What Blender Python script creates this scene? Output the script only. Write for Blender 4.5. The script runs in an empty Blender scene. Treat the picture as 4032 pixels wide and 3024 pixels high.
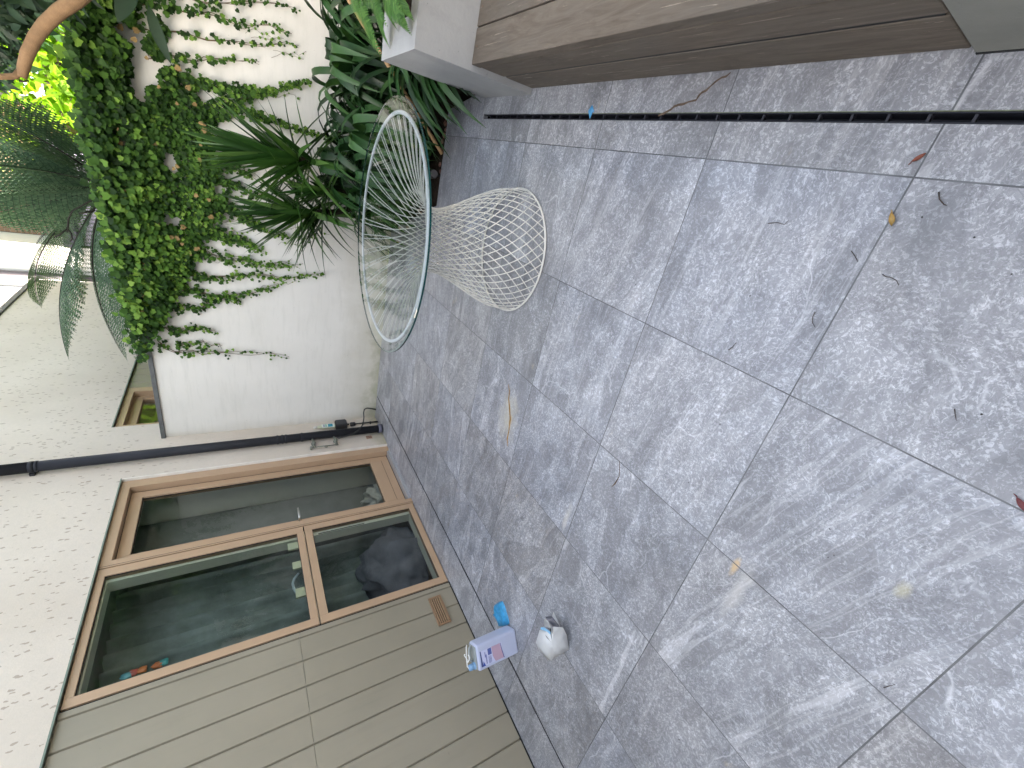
import bpy, bmesh, math, random
from mathutils import Vector, Matrix, Euler, noise as mnoise
R_ = math.radians
scene = bpy.context.scene
# ------------------------------------------------------------------ camera
F_PX = 1635.77
CAM = Vector((1.5789, 0.1146, 1.3730))
R0 = Vector((0.88090899, 0.47016381, -0.05427101))    # the photo was taken upright and stored on its side:
R1 = Vector((0.21350895, -0.49711242, -0.84100723))   # world up points to the left of the picture
R2 = Vector((-0.42238996, 0.72926349, -0.53829499))
cam_d = bpy.data.cameras.new('camera'); cam = bpy.data.objects.new('camera', cam_d)
scene.collection.objects.link(cam); scene.camera = cam
M = Matrix((R1, R0, -R2)).transposed().to_4x4(); M.translation = CAM
cam.matrix_world = M
cam_d.sensor_fit = 'HORIZONTAL'; cam_d.sensor_width = 36.0; cam_d.lens = F_PX/4032*36.0
cam_d.clip_start = 0.02; cam_d.clip_end = 400
# ------------------------------------------------------------------ sky and sun
SUN_EL, SUN_AZ = 20.0, (-0.80, -0.60)     # sun stands over the house roof, behind the viewer's left shoulder
world = bpy.data.worlds.new('World'); scene.world = world; world.use_nodes = True
wn = world.node_tree; bg = wn.nodes['Background']
sky = wn.nodes.new('ShaderNodeTexSky'); sky.sky_type = 'NISHITA'; sky.sun_disc = False
sky.sun_elevation = R_(SUN_EL); sky.sun_rotation = math.atan2(SUN_AZ[0], SUN_AZ[1])
sky.dust_density = 3.0; sky.air_density = 1.0; sky.ozone_density = 0.6
tn = wn.nodes.new('ShaderNodeMix'); tn.data_type = 'RGBA'; tn.blend_type = 'MULTIPLY'; tn.inputs[0].default_value = 1.0
hs = wn.nodes.new('ShaderNodeHueSaturation'); hs.inputs['Saturation'].default_value = 0.55; wn.links.new(sky.outputs[0], hs.inputs['Color'])
wn.links.new(hs.outputs[0], tn.inputs[6]); tn.inputs[7].default_value = (1.04, 1.0, 0.94, 1)     # desaturated and warm-tinted to take the edge off the blue
wn.links.new(tn.outputs[2], bg.inputs[0]); bg.inputs[1].default_value = 0.15
sd = bpy.data.lights.new('sun', 'SUN'); sd.energy = 3.4; sd.angle = R_(0.6); sd.color = (1.0, 0.94, 0.84)
so = bpy.data.objects.new('sun', sd); scene.collection.objects.link(so)
sv = Vector((SUN_AZ[0]*math.cos(R_(SUN_EL)), SUN_AZ[1]*math.cos(R_(SUN_EL)), math.sin(R_(SUN_EL))))
so.rotation_euler = sv.to_track_quat('Z', 'Y').to_euler(); so.location = (0, 0, 12)
scene.view_settings.view_transform = 'Standard'; scene.view_settings.look = 'None'
scene.view_settings.exposure = 3.0; scene.view_settings.gamma = 1.0
scene.cycles.max_bounces = 9; scene.cycles.transparent_max_bounces = 24
scene.cycles.glossy_bounces = 4; scene.cycles.transmission_bounces = 8
scene.cycles.use_adaptive_sampling = True; scene.cycles.adaptive_threshold = 0.02
scene.cycles.use_denoising = True

# ------------------------------------------------------------------ measuring helpers
def ray(x, y):
    a, b = -(y-1512)/F_PX, (x-2016)/F_PX
    return R0*a + R1*b + R2
def at_z(x, y, z=0.0): d = ray(x, y); return CAM + d*((z-CAM.z)/d.z)
def at_y(x, y, Y): d = ray(x, y); return CAM + d*((Y-CAM.y)/d.y)
def to_px(p):
    c = Vector(p)-CAM; w = c.dot(R2)
    return 2016+F_PX*c.dot(R1)/w, 1512-F_PX*c.dot(R0)/w
HO = Vector((-1.592, 0, 0)); HANG = -math.atan(0.0265)
hd = Vector((math.sin(-HANG), math.cos(-HANG), 0)); hn = Vector((hd.y, -hd.x, 0))
def H(x, y, z=0.0): return HO + hn*x + hd*y + Vector((0, 0, z))     # house frame -> world
def at_h(x, y, o=0.0):
    d = ray(x, y); t = (o-(CAM-HO).dot(hn))/d.dot(hn); w = CAM+d*t
    return Vector((o, (w-HO).dot(hd), w.z))
def inpoly(x, y, P):
    r = False; j = len(P)-1
    for i in range(len(P)):
        if (P[i][1] > y) != (P[j][1] > y) and x < (P[j][0]-P[i][0])*(y-P[i][1])/(P[j][1]-P[i][1])+P[i][0]: r = not r
        j = i
    return r

# ------------------------------------------------------------------ object helpers
COL = scene.collection
def tag(o, label=None, cat=None, group=None, kind=None):
    if label: o['label'] = label
    if cat: o['category'] = cat
    if group: o['group'] = group
    if kind: o['kind'] = kind
    return o
def thing(name, label, cat, loc=(0, 0, 0), rz=0.0, group=None):
    o = bpy.data.objects.new(name, None); COL.objects.link(o); o.empty_display_size = 0.1
    o.location = loc; o.rotation_euler = (0, 0, rz)
    return tag(o, label, cat, group)
class MB:
    def __init__(s): s.v = []; s.f = []; s.sm = []
    def add(s, vs, fs, smooth=False):
        n = len(s.v); s.v += [tuple(v) for v in vs]; s.f += [tuple(i+n for i in f) for f in fs]; s.sm += [smooth]*len(fs); return s
    def box(s, x0, x1, y0, y1, z0, z1):
        return s.add([(x, y, z) for x in (x0, x1) for y in (y0, y1) for z in (z0, z1)],
            [(0, 1, 3, 2), (4, 6, 7, 5), (0, 4, 5, 1), (2, 3, 7, 6), (0, 2, 6, 4), (1, 5, 7, 3)])
    def tube(s, pts, r, n=8, cap=True, up=(0, 0, 1)):
        pts = [Vector(p) for p in pts]; rs = r if isinstance(r, (list, tuple)) else [r]*len(pts)
        vs = []; fs = []
        a = None
        for i, p in enumerate(pts):
            t = (pts[min(i+1, len(pts)-1)]-pts[max(i-1, 0)]).normalized()
            if a is None:
                a = t.cross(Vector(up))
                if a.length < 1e-3: a = t.cross(Vector((1, 0, 0)))
            else: a = a - t*a.dot(t)
            a.normalize(); b = t.cross(a)
            for k in range(n):
                g = 2*math.pi*k/n; vs.append(p+(a*math.cos(g)+b*math.sin(g))*rs[i])
        for i in range(len(pts)-1):
            for k in range(n): fs.append((i*n+k, i*n+(k+1) % n, (i+1)*n+(k+1) % n, (i+1)*n+k))
        s.add(vs, fs, True)
        if cap:
            m = len(pts)-1
            s.f.append(tuple(len(s.v)-len(vs)+k for k in range(n))[::-1]); s.f.append(tuple(len(s.v)-len(vs)+m*n+k for k in range(n))); s.sm += [False, False]
        return s
    def ring(s, c, R, r, n=72, m=8, sx=1.0):
        c = Vector(c); vs = []; fs = []
        for i in range(n):
            a = 2*math.pi*i/n
            for k in range(m):
                g = 2*math.pi*k/m; q = R+r*math.cos(g)
                vs.append(c+Vector((q*math.cos(a), q*math.sin(a), r*sx*math.sin(g))))
        for i in range(n):
            for k in range(m): fs.append((i*m+k, ((i+1) % n)*m+k, ((i+1) % n)*m+(k+1) % m, i*m+(k+1) % m))
        return s.add(vs, fs, True)
    def lathe(s, c, prof, n=32, cap=True):
        c = Vector(c); vs = []; fs = []
        for (r, z) in prof:
            for k in range(n): a = 2*math.pi*k/n; vs.append(c+Vector((r*math.cos(a), r*math.sin(a), z)))
        for i in range(len(prof)-1):
            for k in range(n): fs.append((i*n+k, i*n+(k+1) % n, (i+1)*n+(k+1) % n, (i+1)*n+k))
        b = len(s.v); s.add(vs, fs, True)
        if cap:
            s.f.append(tuple(b+k for k in range(n))[::-1]); s.f.append(tuple(b+(len(prof)-1)*n+k for k in range(n))); s.sm += [False, False]
        return s
    def ribbon(s, pts, ws, side, fold=0.15, nrm=None):
        """strap leaf: three points across, folded along the midrib"""
        vs = []; fs = []; sd_ = Vector(side)
        for i, p in enumerate(pts):
            p = Vector(p); t = (Vector(pts[min(i+1, len(pts)-1)])-Vector(pts[max(i-1, 0)])).normalized()
            a = sd_-t*sd_.dot(t); a.normalize(); n = a.cross(t)
            w = ws[i]; vs += [p-a*w+n*w*fold, p, p+a*w+n*w*fold]
        for i in range(len(pts)-1):
            for k in (0, 1): fs.append((i*3+k, i*3+k+1, i*3+k+4, i*3+k+3))
        return s.add(vs, fs, True)
    def build(s, name, mat=None, parent=None, bevel=0.0, seg=2, **kw):
        me = bpy.data.meshes.new(name); me.from_pydata(s.v, [], s.f); me.update()
        if any(s.sm): me.polygons.foreach_set('use_smooth', s.sm)
        if mat is not None:
            for m_ in (mat if isinstance(mat, (list, tuple)) else [mat]): me.materials.append(m_)
        o = bpy.data.objects.new(name, me); COL.objects.link(o)
        if parent is not None: o.parent = parent
        if bevel:
            b = o.modifiers.new('b', 'BEVEL'); b.width = bevel; b.segments = seg; b.limit_method = 'ANGLE'; b.angle_limit = R_(40)
            b.harden_normals = False
        if kw: tag(o, **kw)
        return o

# ------------------------------------------------------------------ materials
class NT:
    def __init__(s, name):
        s.m = bpy.data.materials.new(name); s.m.use_nodes = True; s.t = s.m.node_tree
        s.b = s.t.nodes['Principled BSDF']; s.out = s.t.nodes['Material Output']
    def n(s, k, **p):
        q = s.t.nodes.new('ShaderNode'+k)
        for a, v in p.items(): setattr(q, a, v)
        return q
    def l(s, a, b): s.t.links.new(a, b)
    def co(s, scale=(1, 1, 1), rot=(0, 0, 0), kind='Object'):
        c = s.n('TexCoord'); m = s.n('Mapping'); m.inputs['Scale'].default_value = scale; m.inputs['Rotation'].default_value = rot
        s.l(c.outputs[kind], m.inputs[0]); return m.outputs[0]
    def noise(s, co, scale, detail=4, rough=0.5, dist=0.0):
        q = s.n('TexNoise'); q.inputs['Scale'].default_value = scale; q.inputs['Detail'].default_value = detail
        q.inputs['Roughness'].default_value = rough; q.inputs['Distortion'].default_value = dist
        if co is not None: s.l(co, q.inputs['Vector'])
        return q.outputs[0]
    def ramp(s, fac, stops, interp='LINEAR'):
        q = s.n('ValToRGB'); q.color_ramp.interpolation = interp; e = q.color_ramp.elements
        while len(e) < len(stops): e.new(0.5)
        for i, (p, c) in enumerate(stops):
            e[i].position = p; e[i].color = c if len(c) == 4 else (*c, 1)
        s.l(fac, q.inputs[0]); return q.outputs[0]
    def gray(s, fac, a, b): return s.ramp(fac, [(a, (0, 0, 0)), (b, (1, 1, 1))])
    def mix(s, f, a, b, mode='MIX'):
        q = s.n('Mix', data_type='RGBA', blend_type=mode)
        if isinstance(f, (int, float)): q.inputs[0].default_value = f
        else: s.l(f, q.inputs[0])
        for v, i in ((a, 6), (b, 7)):
            if isinstance(v, tuple): q.inputs[i].default_value = (*v, 1)[:4]
            else: s.l(v, q.inputs[i])
        return q.outputs[2]
    def math(s, op, a, b=0.0, c=0.0):
        q = s.n('Math', operation=op)
        for v, i in ((a, 0), (b, 1), (c, 2)):
            if isinstance(v, (int, float)): q.inputs[i].default_value = v
            else: s.l(v, q.inputs[i])
        return q.outputs[0]
    def bump(s, h, st=0.2, d=0.01):
        q = s.n('Bump'); q.inputs['Strength'].default_value = st; q.inputs['Distance'].default_value = d
        s.l(h, q.inputs['Height']); s.l(q.outputs[0], s.b.inputs['Normal']); return q
    def set(s, col=None, rough=0.5, spec=0.5, metal=0.0):
        if col is not None:
            if isinstance(col, tuple): s.b.inputs['Base Color'].default_value = (*col, 1)[:4]
            else: s.l(col, s.b.inputs['Base Color'])
        if isinstance(rough, (int, float)): s.b.inputs['Roughness'].default_value = rough
        else: s.l(rough, s.b.inputs['Roughness'])
        s.b.inputs['Specular IOR Level'].default_value = spec; s.b.inputs['Metallic'].default_value = metal
        return s.m
def flat(name, col, rough=0.5, spec=0.5, metal=0.0, var=0.12, sc=8.0, bump=0.0):
    t = NT(name); c = t.co(); f = t.noise(c, sc, 5, 0.6)
    lo = tuple(v*(1-var) for v in col); hi = tuple(min(1, v*(1+var)) for v in col)
    m = t.set(t.ramp(f, [(0.3, lo), (0.7, hi)]), rough, spec, metal)
    if bump: t.bump(t.noise(c, sc*12, 4, 0.6), bump, 0.004)
    return m
# --- stone paving
def stone():
    t = NT('stone_paving'); tc = t.n('TexCoord'); P = tc.outputs['Object']
    sp = t.n('SeparateXYZ'); t.l(P, sp.inputs[0]); X, Y = sp.outputs[0], sp.outputs[1]
    ux = t.math('DIVIDE', X, 0.6); uy = t.math('DIVIDE', Y, 0.5946)
    ix = t.math('FLOOR', ux); iy = t.math('FLOOR', uy)
    cb = t.n('CombineXYZ'); t.l(ix, cb.inputs[0]); t.l(iy, cb.inputs[1])
    wn_ = t.n('TexWhiteNoise', noise_dimensions='2D'); t.l(cb.outputs[0], wn_.inputs[0])
    rc = t.n('SeparateColor'); t.l(wn_.outputs[1], rc.inputs[0])
    off = t.n('VectorMath', operation='SCALE'); t.l(wn_.outputs[1], off.inputs[0]); off.inputs[3].default_value = 40.0
    rot = t.n('VectorRotate', rotation_type='Z_AXIS'); t.l(P, rot.inputs[0])
    t.l(t.math('MULTIPLY_ADD', rc.outputs[0], 0.5, -0.22), rot.inputs['Angle'])
    ad = t.n('VectorMath', operation='ADD'); t.l(rot.outputs[0], ad.inputs[0]); t.l(off.outputs[0], ad.inputs[1]); Q = ad.outputs[0]
    # warp
    wz = t.n('TexNoise'); wz.inputs['Scale'].default_value = 3.0; wz.inputs['Detail'].default_value = 4; t.l(Q, wz.inputs['Vector'])
    wsub = t.n('VectorMath', operation='MULTIPLY_ADD'); t.l(wz.outputs[1], wsub.inputs[0]); wsub.inputs[1].default_value = (0.12, 0.12, 0.12); t.l(Q, wsub.inputs[2]); W = wsub.outputs[0]
    def mp(v, sc):
        m = t.n('Mapping'); m.inputs['Scale'].default_value = sc; t.l(v, m.inputs[0]); return m.outputs[0]
    big = t.noise(mp(W, (0.7, 1.6, 1)), 3.0, 9, 0.68, 0.8)
    col = t.ramp(big, [(0.36, (0.215, 0.222, 0.240)), (0.45, (0.262, 0.270, 0.298)), (0.55, (0.330, 0.342, 0.376)), (0.64, (0.40, 0.412, 0.448))])
    # tint drift (warm/brownish against blue-grey)
    tint = t.noise(Q, 1.7, 3, 0.5)
    col = t.mix(t.gray(tint, 0.45, 0.7), col, t.mix(1.0, col, (1.03, 0.985, 0.945), 'MULTIPLY'))
    # crinkled light crystals
    def ridge(sc, w_, dist):
        n = t.noise(mp(W, (1, 1.35, 1)), sc, 4, 0.6, dist); a = t.math('ABSOLUTE', t.math('SUBTRACT', n, 0.5))
        return t.ramp(a, [(0.0, (1, 1, 1)), (w_, (0, 0, 0))])
    pA = t.gray(t.noise(mp(Q, (1, 1.6, 1)), 4.5, 6, 0.62, 0.5), 0.40, 0.60); pB = t.gray(t.noise(mp(Q, (1.3, 1, 1)), 7.5, 6, 0.62, 0.5), 0.42, 0.60)
    mot = t.noise(mp(W, (1, 1.5, 1)), 9, 9, 0.76, 0.9); cr = mot
    col = t.mix(1.0, col, t.ramp(mot, [(0.36, (0.66, 0.66, 0.67)), (0.50, (1.0, 1.0, 1.0)), (0.64, (1.34, 1.33, 1.32))]), 'MULTIPLY')
    r1 = ridge(13, 0.040, 1.2); r2 = ridge(34, 0.050, 1.0); r3 = ridge(75, 0.07, .6)
    col = t.mix(t.math('MULTIPLY', r1, t.math('MULTIPLY_ADD', pA, 0.30, 0.05)), col, (0.66, 0.665, 0.70))
    col = t.mix(t.math('MULTIPLY', r2, t.math('MULTIPLY_ADD', pB, 0.40, 0.08)), col, (0.68, 0.685, 0.72))
    col = t.mix(t.math('MULTIPLY', r3, t.math('MULTIPLY_ADD', pA, 0.24, 0.10)), col, (0.66, 0.66, 0.69))
    bl = t.n('TexVoronoi', feature='F1'); bl.inputs['Scale'].default_value = 8.0; t.l(mp(W, (0.6, 1.5, 1)), bl.inputs['Vector'])
    bs = t.n('SeparateColor'); t.l(bl.outputs['Color'], bs.inputs[0])
    col = t.mix(t.math('MULTIPLY', t.gray(bs.outputs[0], 0.74, 0.78), 0.50), col, (0.20, 0.20, 0.215))
    fine = t.noise(W, 95, 5, 0.7, 0.8)
    col = t.mix(t.math('MULTIPLY', t.gray(fine, 0.46, 0.36), 0.55), col, (0.12, 0.12, 0.13))
    # bedding bands, long and sharp
    wl = t.n('VectorMath', operation='MULTIPLY_ADD'); t.l(wz.outputs[1], wl.inputs[0]); wl.inputs[1].default_value = (0.05, 0.035, 0.05); t.l(Q, wl.inputs[2])
    bd = t.noise(mp(wl.outputs[0], (0.30, 4.0, 1)), 2.0, 5, 0.45, 0.0)
    on = t.gray(rc.outputs[1], 0.45, 0.65)
    bands = t.ramp(bd, [(0.0, (0, 0, 0)), (0.595, (0, 0, 0)), (0.605, (1, 1, 1)), (0.635, (.6, .6, .6)), (0.65, (0, 0, 0))])
    col = t.mix(t.math('MULTIPLY', t.math('MULTIPLY', bands, on), 0.40), col, (0.60, 0.595, 0.615))
    dk = t.ramp(bd, [(0.34, (1, 1, 1)), (0.37, (0, 0, 0))])
    col = t.mix(t.math('MULTIPLY', t.math('MULTIPLY', dk, on), 0.30), col, (0.22, 0.22, 0.24))
    # thin white veins
    vo = t.n('TexVoronoi', feature='DISTANCE_TO_EDGE'); vo.inputs['Scale'].default_value = 2.6
    wv = t.n('VectorMath', operation='MULTIPLY_ADD'); t.l(wz.outputs[1], wv.inputs[0]); wv.inputs[1].default_value = (0.22, 0.22, 0.22); t.l(mp(Q, (0.55, 1.3, 1)), wv.inputs[2])
    t.l(wv.outputs[0], vo.inputs['Vector'])
    vn = t.ramp(vo.outputs[0], [(0.0, (1, 1, 1)), (0.008, (0, 0, 0))])
    vm = t.gray(t.noise(Q, 5, 3), 0.5, 0.6)
    col = t.mix(t.math('MULTIPLY', t.math('MULTIPLY', vn, vm), 0.45), col, (0.66, 0.66, 0.69))
    cl = t.noise(mp(Q, (0.8, 1.5, 1)), 2.6, 7, 0.62, 0.7)
    col = t.mix(1.0, col, t.ramp(cl, [(0.36, (0.84, 0.845, 0.85)), (0.46, (0.96, 0.96, 0.965)), (0.50, (1.05, 1.05, 1.05)), (0.64, (1.17, 1.165, 1.15))]), 'MULTIPLY')
    bd2 = t.noise(mp(wl.outputs[0], (0.22, 7.0, 1)), 2.3, 6, 0.5, 0.0)
    v2 = t.ramp(bd2, [(0.0, (0, 0, 0)), (0.545, (0, 0, 0)), (0.56, (1, 1, 1)), (0.572, (.7, .7, .7)), (0.59, (0, 0, 0))])
    on2 = t.gray(rc.outputs[0], 0.25, 0.5)
    col = t.mix(t.math('MULTIPLY', t.math('MULTIPLY', v2, on2), 0.22), col, (0.62, 0.615, 0.63))
    # rare ochre blotches
    oc = t.gray(t.noise(mp(W, (1, 2.5, 1)), 4.2, 5, 0.6), 0.70, 0.76)
    col = t.mix(t.math('MULTIPLY', oc, 0.45), col, (0.44, 0.36, 0.24))
    # each slab a little lighter or darker
    col = t.mix(1.0, col, t.ramp(rc.outputs[2], [(0, (0.86, 0.865, 0.875)), (0.35, (1.02, 1.00, 0.975)), (0.7, (1.05, 1.07, 1.11)), (1, (1.14, 1.14, 1.14))]), 'MULTIPLY')
    # pale and rusty stains in three slabs
    def stain(x, y, rx, ry, c_, amt):
        dv = t.n('Vector'+'Math', operation='SUBTRACT'); t.l(P, dv.inputs[0]); dv.inputs[1].default_value = (x, y, 0)
        sc_ = t.n('VectorMath', operation='MULTIPLY'); t.l(dv.outputs[0], sc_.inputs[0]); sc_.inputs[1].default_value = (1/rx, 1/ry, 0)
        ln_ = t.n('VectorMath', operation='LENGTH'); t.l(sc_.outputs[0], ln_.inputs[0])
        m_ = t.math('ADD', ln_.outputs['Value'], t.math('MULTIPLY_ADD', t.noise(P, 14, 6, .65), 1.6, -0.8))
        return t.mix(t.math('MULTIPLY', t.ramp(m_, [(0.25, (1, 1, 1)), (0.95, (0, 0, 0))]), amt), col, c_)
    for (px, py, rx, ry, c_, amt) in [(2000, 1640, .22, .12, (.50, .47, .38), .6), (2010, 1655, .05, .02, (.52, .34, .12), .8), (2891, 2235, .05, .014, (.60, .42, .22), .8), (2900, 2330, .16, .03, (.56, .54, .52), .5), (3560, 2325, .035, .02, (.48, .43, .25), .5), (2230, 2040, .14, .02, (.60, .57, .53), .55)]:
        w_ = at_z(px, py); col = stain(w_.x, w_.y, rx, ry, c_, amt)
    col = t.mix(1.0, col, (0.95, 0.95, 0.95), 'MULTIPLY')
    # joints
    def edge(u, size, half):
        fr = t.math('FRACT', u); d = t.math('MINIMUM', fr, t.math('SUBTRACT', 1.0, fr)); d = t.math('MULTIPLY', d, size)
        return t.math('LESS_THAN', d, half)
    jn = t.math('MAXIMUM', edge(ux, 0.6, 0.0020), edge(uy, 0.5946, 0.0020))
    col = t.mix(jn, col, t.ramp(t.noise(P, 9, 3), [(0.35, (0.045, 0.047, 0.052)), (0.65, (0.12, 0.124, 0.132))]))
    t.set(col, t.ramp(cr, [(0.3, (0.46, 0.46, 0.46)), (0.7, (0.30, 0.30, 0.30))]), 0.9)
    h = t.math('ADD', t.math('MULTIPLY', cr, 0.6), t.math('MULTIPLY', fine, 0.4)); h = t.math('SUBTRACT', h, t.math('MULTIPLY', jn, 1.5))
    t.bump(h, 0.35, 0.004); return t.m
M_STONE = stone()
def render_mat():
    t = NT('white_render'); c = t.co()
    base = t.ramp(t.noise(c, 1.3, 5, 0.55), [(0.3, (0.56, 0.495, 0.425)), (0.7, (0.63, 0.565, 0.495))])
    mott = t.noise(c, 40, 4, 0.6); base = t.mix(t.math('MULTIPLY', t.gray(mott, .4, .6), 0.16), base, (0.48, 0.44, 0.39))
    # plaster pits: short slanting flecks, thicker higher on the wall
    cm = t.co((1, 58, 26), (R_(25), 0, 0)); v = t.n('TexVoronoi'); v.inputs['Scale'].default_value = 1.0; v.inputs['Randomness'].default_value = 1.0
    dn = t.n('TexNoise'); dn.inputs['Scale'].default_value = 60; t.l(c, dn.inputs['Vector'])
    ma = t.n('VectorMath', operation='MULTIPLY_ADD'); t.l(dn.outputs[1], ma.inputs[0]); ma.inputs[1].default_value = (0, .9, .9); t.l(cm, ma.inputs[2]); t.l(ma.outputs[0], v.inputs['Vector'])
    sel = t.n('SeparateColor'); t.l(v.outputs['Color'], sel.inputs[0])
    sz = t.math('MULTIPLY', sel.outputs[0], 0.42)
    spots = t.math('LESS_THAN', v.outputs['Distance'], sz)
    keep = t.math('GREATER_THAN', t.math('ADD', sel.outputs[1], t.math('MULTIPLY', t.noise(c, 1.6, 4, 0.6), 1.1)), 1.13)
    sepz = t.n('SeparateXYZ'); t.l(c, sepz.inputs[0])
    hi = t.gray(t.math('DIVIDE', sepz.outputs[2], 5.0), 0.33, 0.46)
    sp = t.math('MULTIPLY', t.math('MULTIPLY', spots, keep), hi)
    base = t.mix(t.math('MULTIPLY', sp, 0.62), base, (0.26, 0.21, 0.165))
    # damp green at the foot
    g = t.math('MULTIPLY', t.ramp(t.math('ADD', sepz.outputs[2], t.math('MULTIPLY', t.noise(c, 7, 4, .6), 0.35)), [(0.16, (1, 1, 1)), (0.34, (0, 0, 0))]), 0.6)
    base = t.mix(g, base, (0.30, 0.29, 0.17))
    t.set(base, 0.85, 0.25); t.bump(t.math('SUBTRACT', t.noise(c, 90, 5, .6), t.math('MULTIPLY', sp, 1.2)), 0.35, 0.004); return t.m
M_RENDER = render_mat()
def garden_wall_mat():
    t = NT('painted_garden_wall'); c = t.co(); sep = t.n('SeparateXYZ'); t.l(c, sep.inputs[0])
    base = t.ramp(t.noise(c, 1.1, 5, 0.6), [(0.3, (0.69, 0.665, 0.615)), (0.7, (0.78, 0.755, 0.705))])
    st = t.co((1.2, 1, 9)); s1 = t.noise(st, 2.0, 5, 0.65)
    base = t.mix(t.math('MULTIPLY', t.gray(s1, .5, .75), 0.28), base, (0.47, 0.46, 0.41))
    low = t.math('ADD', sep.outputs[2], t.math('MULTIPLY', t.noise(c, 4, 5, .65), 0.5))
    base = t.mix(t.math('MULTIPLY', t.ramp(low, [(0.32, (1, 1, 1)), (0.74, (0, 0, 0))]), 0.60), base, (0.47, 0.44, 0.34))
    base = t.mix(t.math('MULTIPLY', t.ramp(low, [(0.26, (1, 1, 1)), (0.38, (0, 0, 0))]), 0.6), base, (0.33, 0.33, 0.22))
    # browner band in the corner against the house
    cx = t.math('ADD', sep.outputs[0], t.math('MULTIPLY', t.noise(c, 3, 4, .6), 0.16))
    base = t.mix(t.math('MULTIPLY', t.ramp(t.math('ADD', cx, 2.0), [(0.60, (1, 1, 1)), (0.69, (0, 0, 0))]), 0.40), base, (0.42, 0.35, 0.23))
    dots = t.gray(t.noise(c, 55, 3, 0.5), 0.70, 0.74); base = t.mix(t.math('MULTIPLY', dots, 0.45), base, (0.28, 0.27, 0.23))
    t.set(base, 0.8, 0.3); t.bump(t.noise(c, 22, 6, .6), 0.22, 0.006); return t.m
M_GWALL = garden_wall_mat()
def panel_mat():
    t = NT('grey_green_cladding'); c = t.co()
    base = t.ramp(t.noise(c, 1.2, 4, 0.5), [(0.3, (0.248, 0.221, 0.166)), (0.7, (0.282, 0.252, 0.193))])
    s1 = t.noise(t.co((1, 10, 0.9)), 2.2, 5, 0.6); base = t.mix(t.math('MULTIPLY', t.gray(s1, .55, .75), 0.22), base, (0.19, 0.175, 0.135))
    dots = t.gray(t.noise(c, 26, 4, 0.55), 0.71, 0.76); base = t.mix(t.math('MULTIPLY', dots, 0.5), base, (0.13, 0.11, 0.085))
    t.set(base, t.ramp(t.noise(c, 3, 3), [(0.3, (.34, .34, .34)), (0.7, (.45, .45, .45))]), 0.5)
    t.bump(t.noise(c, 300, 2), 0.03, 0.001); return t.m
M_PANEL = panel_mat()
M_FRAME = flat('tan_painted_frame', (0.42, 0.288, 0.186), 0.38, 0.5, var=0.04, sc=3)
M_GAP = flat('gasket_and_gap_shade', (0.012, 0.013, 0.014), 0.6, 0.3)  # near-black for gaskets, also used to paint shade in gaps
M_BEAD = flat('green_edge_bead', (0.16, 0.20, 0.165), 0.6, 0.3)
M_COPE = flat('dark_coping', (0.115, 0.12, 0.12), 0.6, 0.4, var=0.2, sc=14, bump=0.2)
M_PIPE = flat('black_pipe', (0.020, 0.021, 0.026), 0.6, 0.22, var=0.2, sc=5)
M_BLACK = flat('black_plastic', (0.018, 0.018, 0.020), 0.45, 0.5)
M_STEEL = flat('brushed_steel', (0.62, 0.62, 0.60), 0.28, 0.5, 1.0, var=0.05)
M_ALU = flat('aluminium_sill', (0.50, 0.51, 0.54), 0.4, 0.5, 0.7, var=0.05)
M_VERD = flat('weathered_brass', (0.17, 0.18, 0.15), 0.6, 0.4, 0.3, var=0.4, sc=60)
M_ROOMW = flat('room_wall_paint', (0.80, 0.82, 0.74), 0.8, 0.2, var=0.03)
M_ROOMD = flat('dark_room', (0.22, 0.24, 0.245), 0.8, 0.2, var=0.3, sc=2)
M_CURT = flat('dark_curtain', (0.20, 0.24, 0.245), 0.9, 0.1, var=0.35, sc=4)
M_SHEET = flat('grey_bedding', (0.16, 0.17, 0.21), 0.9, 0.1, var=0.2, sc=6)
M_BAG = flat('pale_cloth_bag', (0.55, 0.56, 0.54), 0.8, 0.2, var=0.25, sc=18)
def glass_mat(name, tint, ior, gtint=(1, 1, 1), rough=0.0):
    t = NT(name); t.t.nodes.remove(t.b)
    tr = t.n('BsdfTransparent'); tr.inputs[0].default_value = (*tint, 1); gl = t.n('BsdfGlossy'); gl.inputs['Roughness'].default_value = rough; gl.inputs[0].default_value = (*gtint, 1)
    fr = t.n('Fresnel'); fr.inputs[0].default_value = ior; mx = t.n('MixShader'); t.l(fr.outputs[0], mx.inputs[0]); t.l(tr.outputs[0], mx.inputs[1]); t.l(gl.outputs[0], mx.inputs[2]); t.l(mx.outputs[0], t.out.inputs[0]); return t.m
M_PANE = glass_mat('window_glass', (0.93, 0.97, 0.94), 1.60, (0.92, 0.97, 0.96))
M_GLASS = glass_mat('table_glass', (0.93, 0.965, 0.95), 1.5)
M_GEDGE = flat('glass_edge', (0.008, 0.055, 0.056), 0.12, 0.6, var=0.3, sc=3)
M_WIRE = flat('white_steel_wire', (0.68, 0.67, 0.63), 0.38, 0.5, var=0.03)
M_RIM = flat('white_table_ring', (0.80, 0.81, 0.84), 0.35, 0.5, var=0.02)
def concrete(name, a, b, g=0.3):
    t = NT(name); c = t.co(); base = t.ramp(t.noise(c, 2.2, 6, 0.65, 0.4), [(0.3, a), (0.7, b)])
    s1 = t.noise(t.co((6, 1.0, 2.5)), 2.5, 5, 0.65); base = t.mix(t.math('MULTIPLY', t.gray(s1, .52, .72), 0.25), base, tuple(v*0.68 for v in a))
    pits = t.gray(t.noise(c, 42, 4, 0.6), 0.69, 0.74); base = t.mix(t.math('MULTIPLY', pits, 0.6), base, tuple(v*0.45 for v in a))
    t.set(base, 0.75, 0.3); t.bump(t.math('SUBTRACT', t.noise(c, 70, 6, .65), pits), g, 0.004); return t.m
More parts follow.
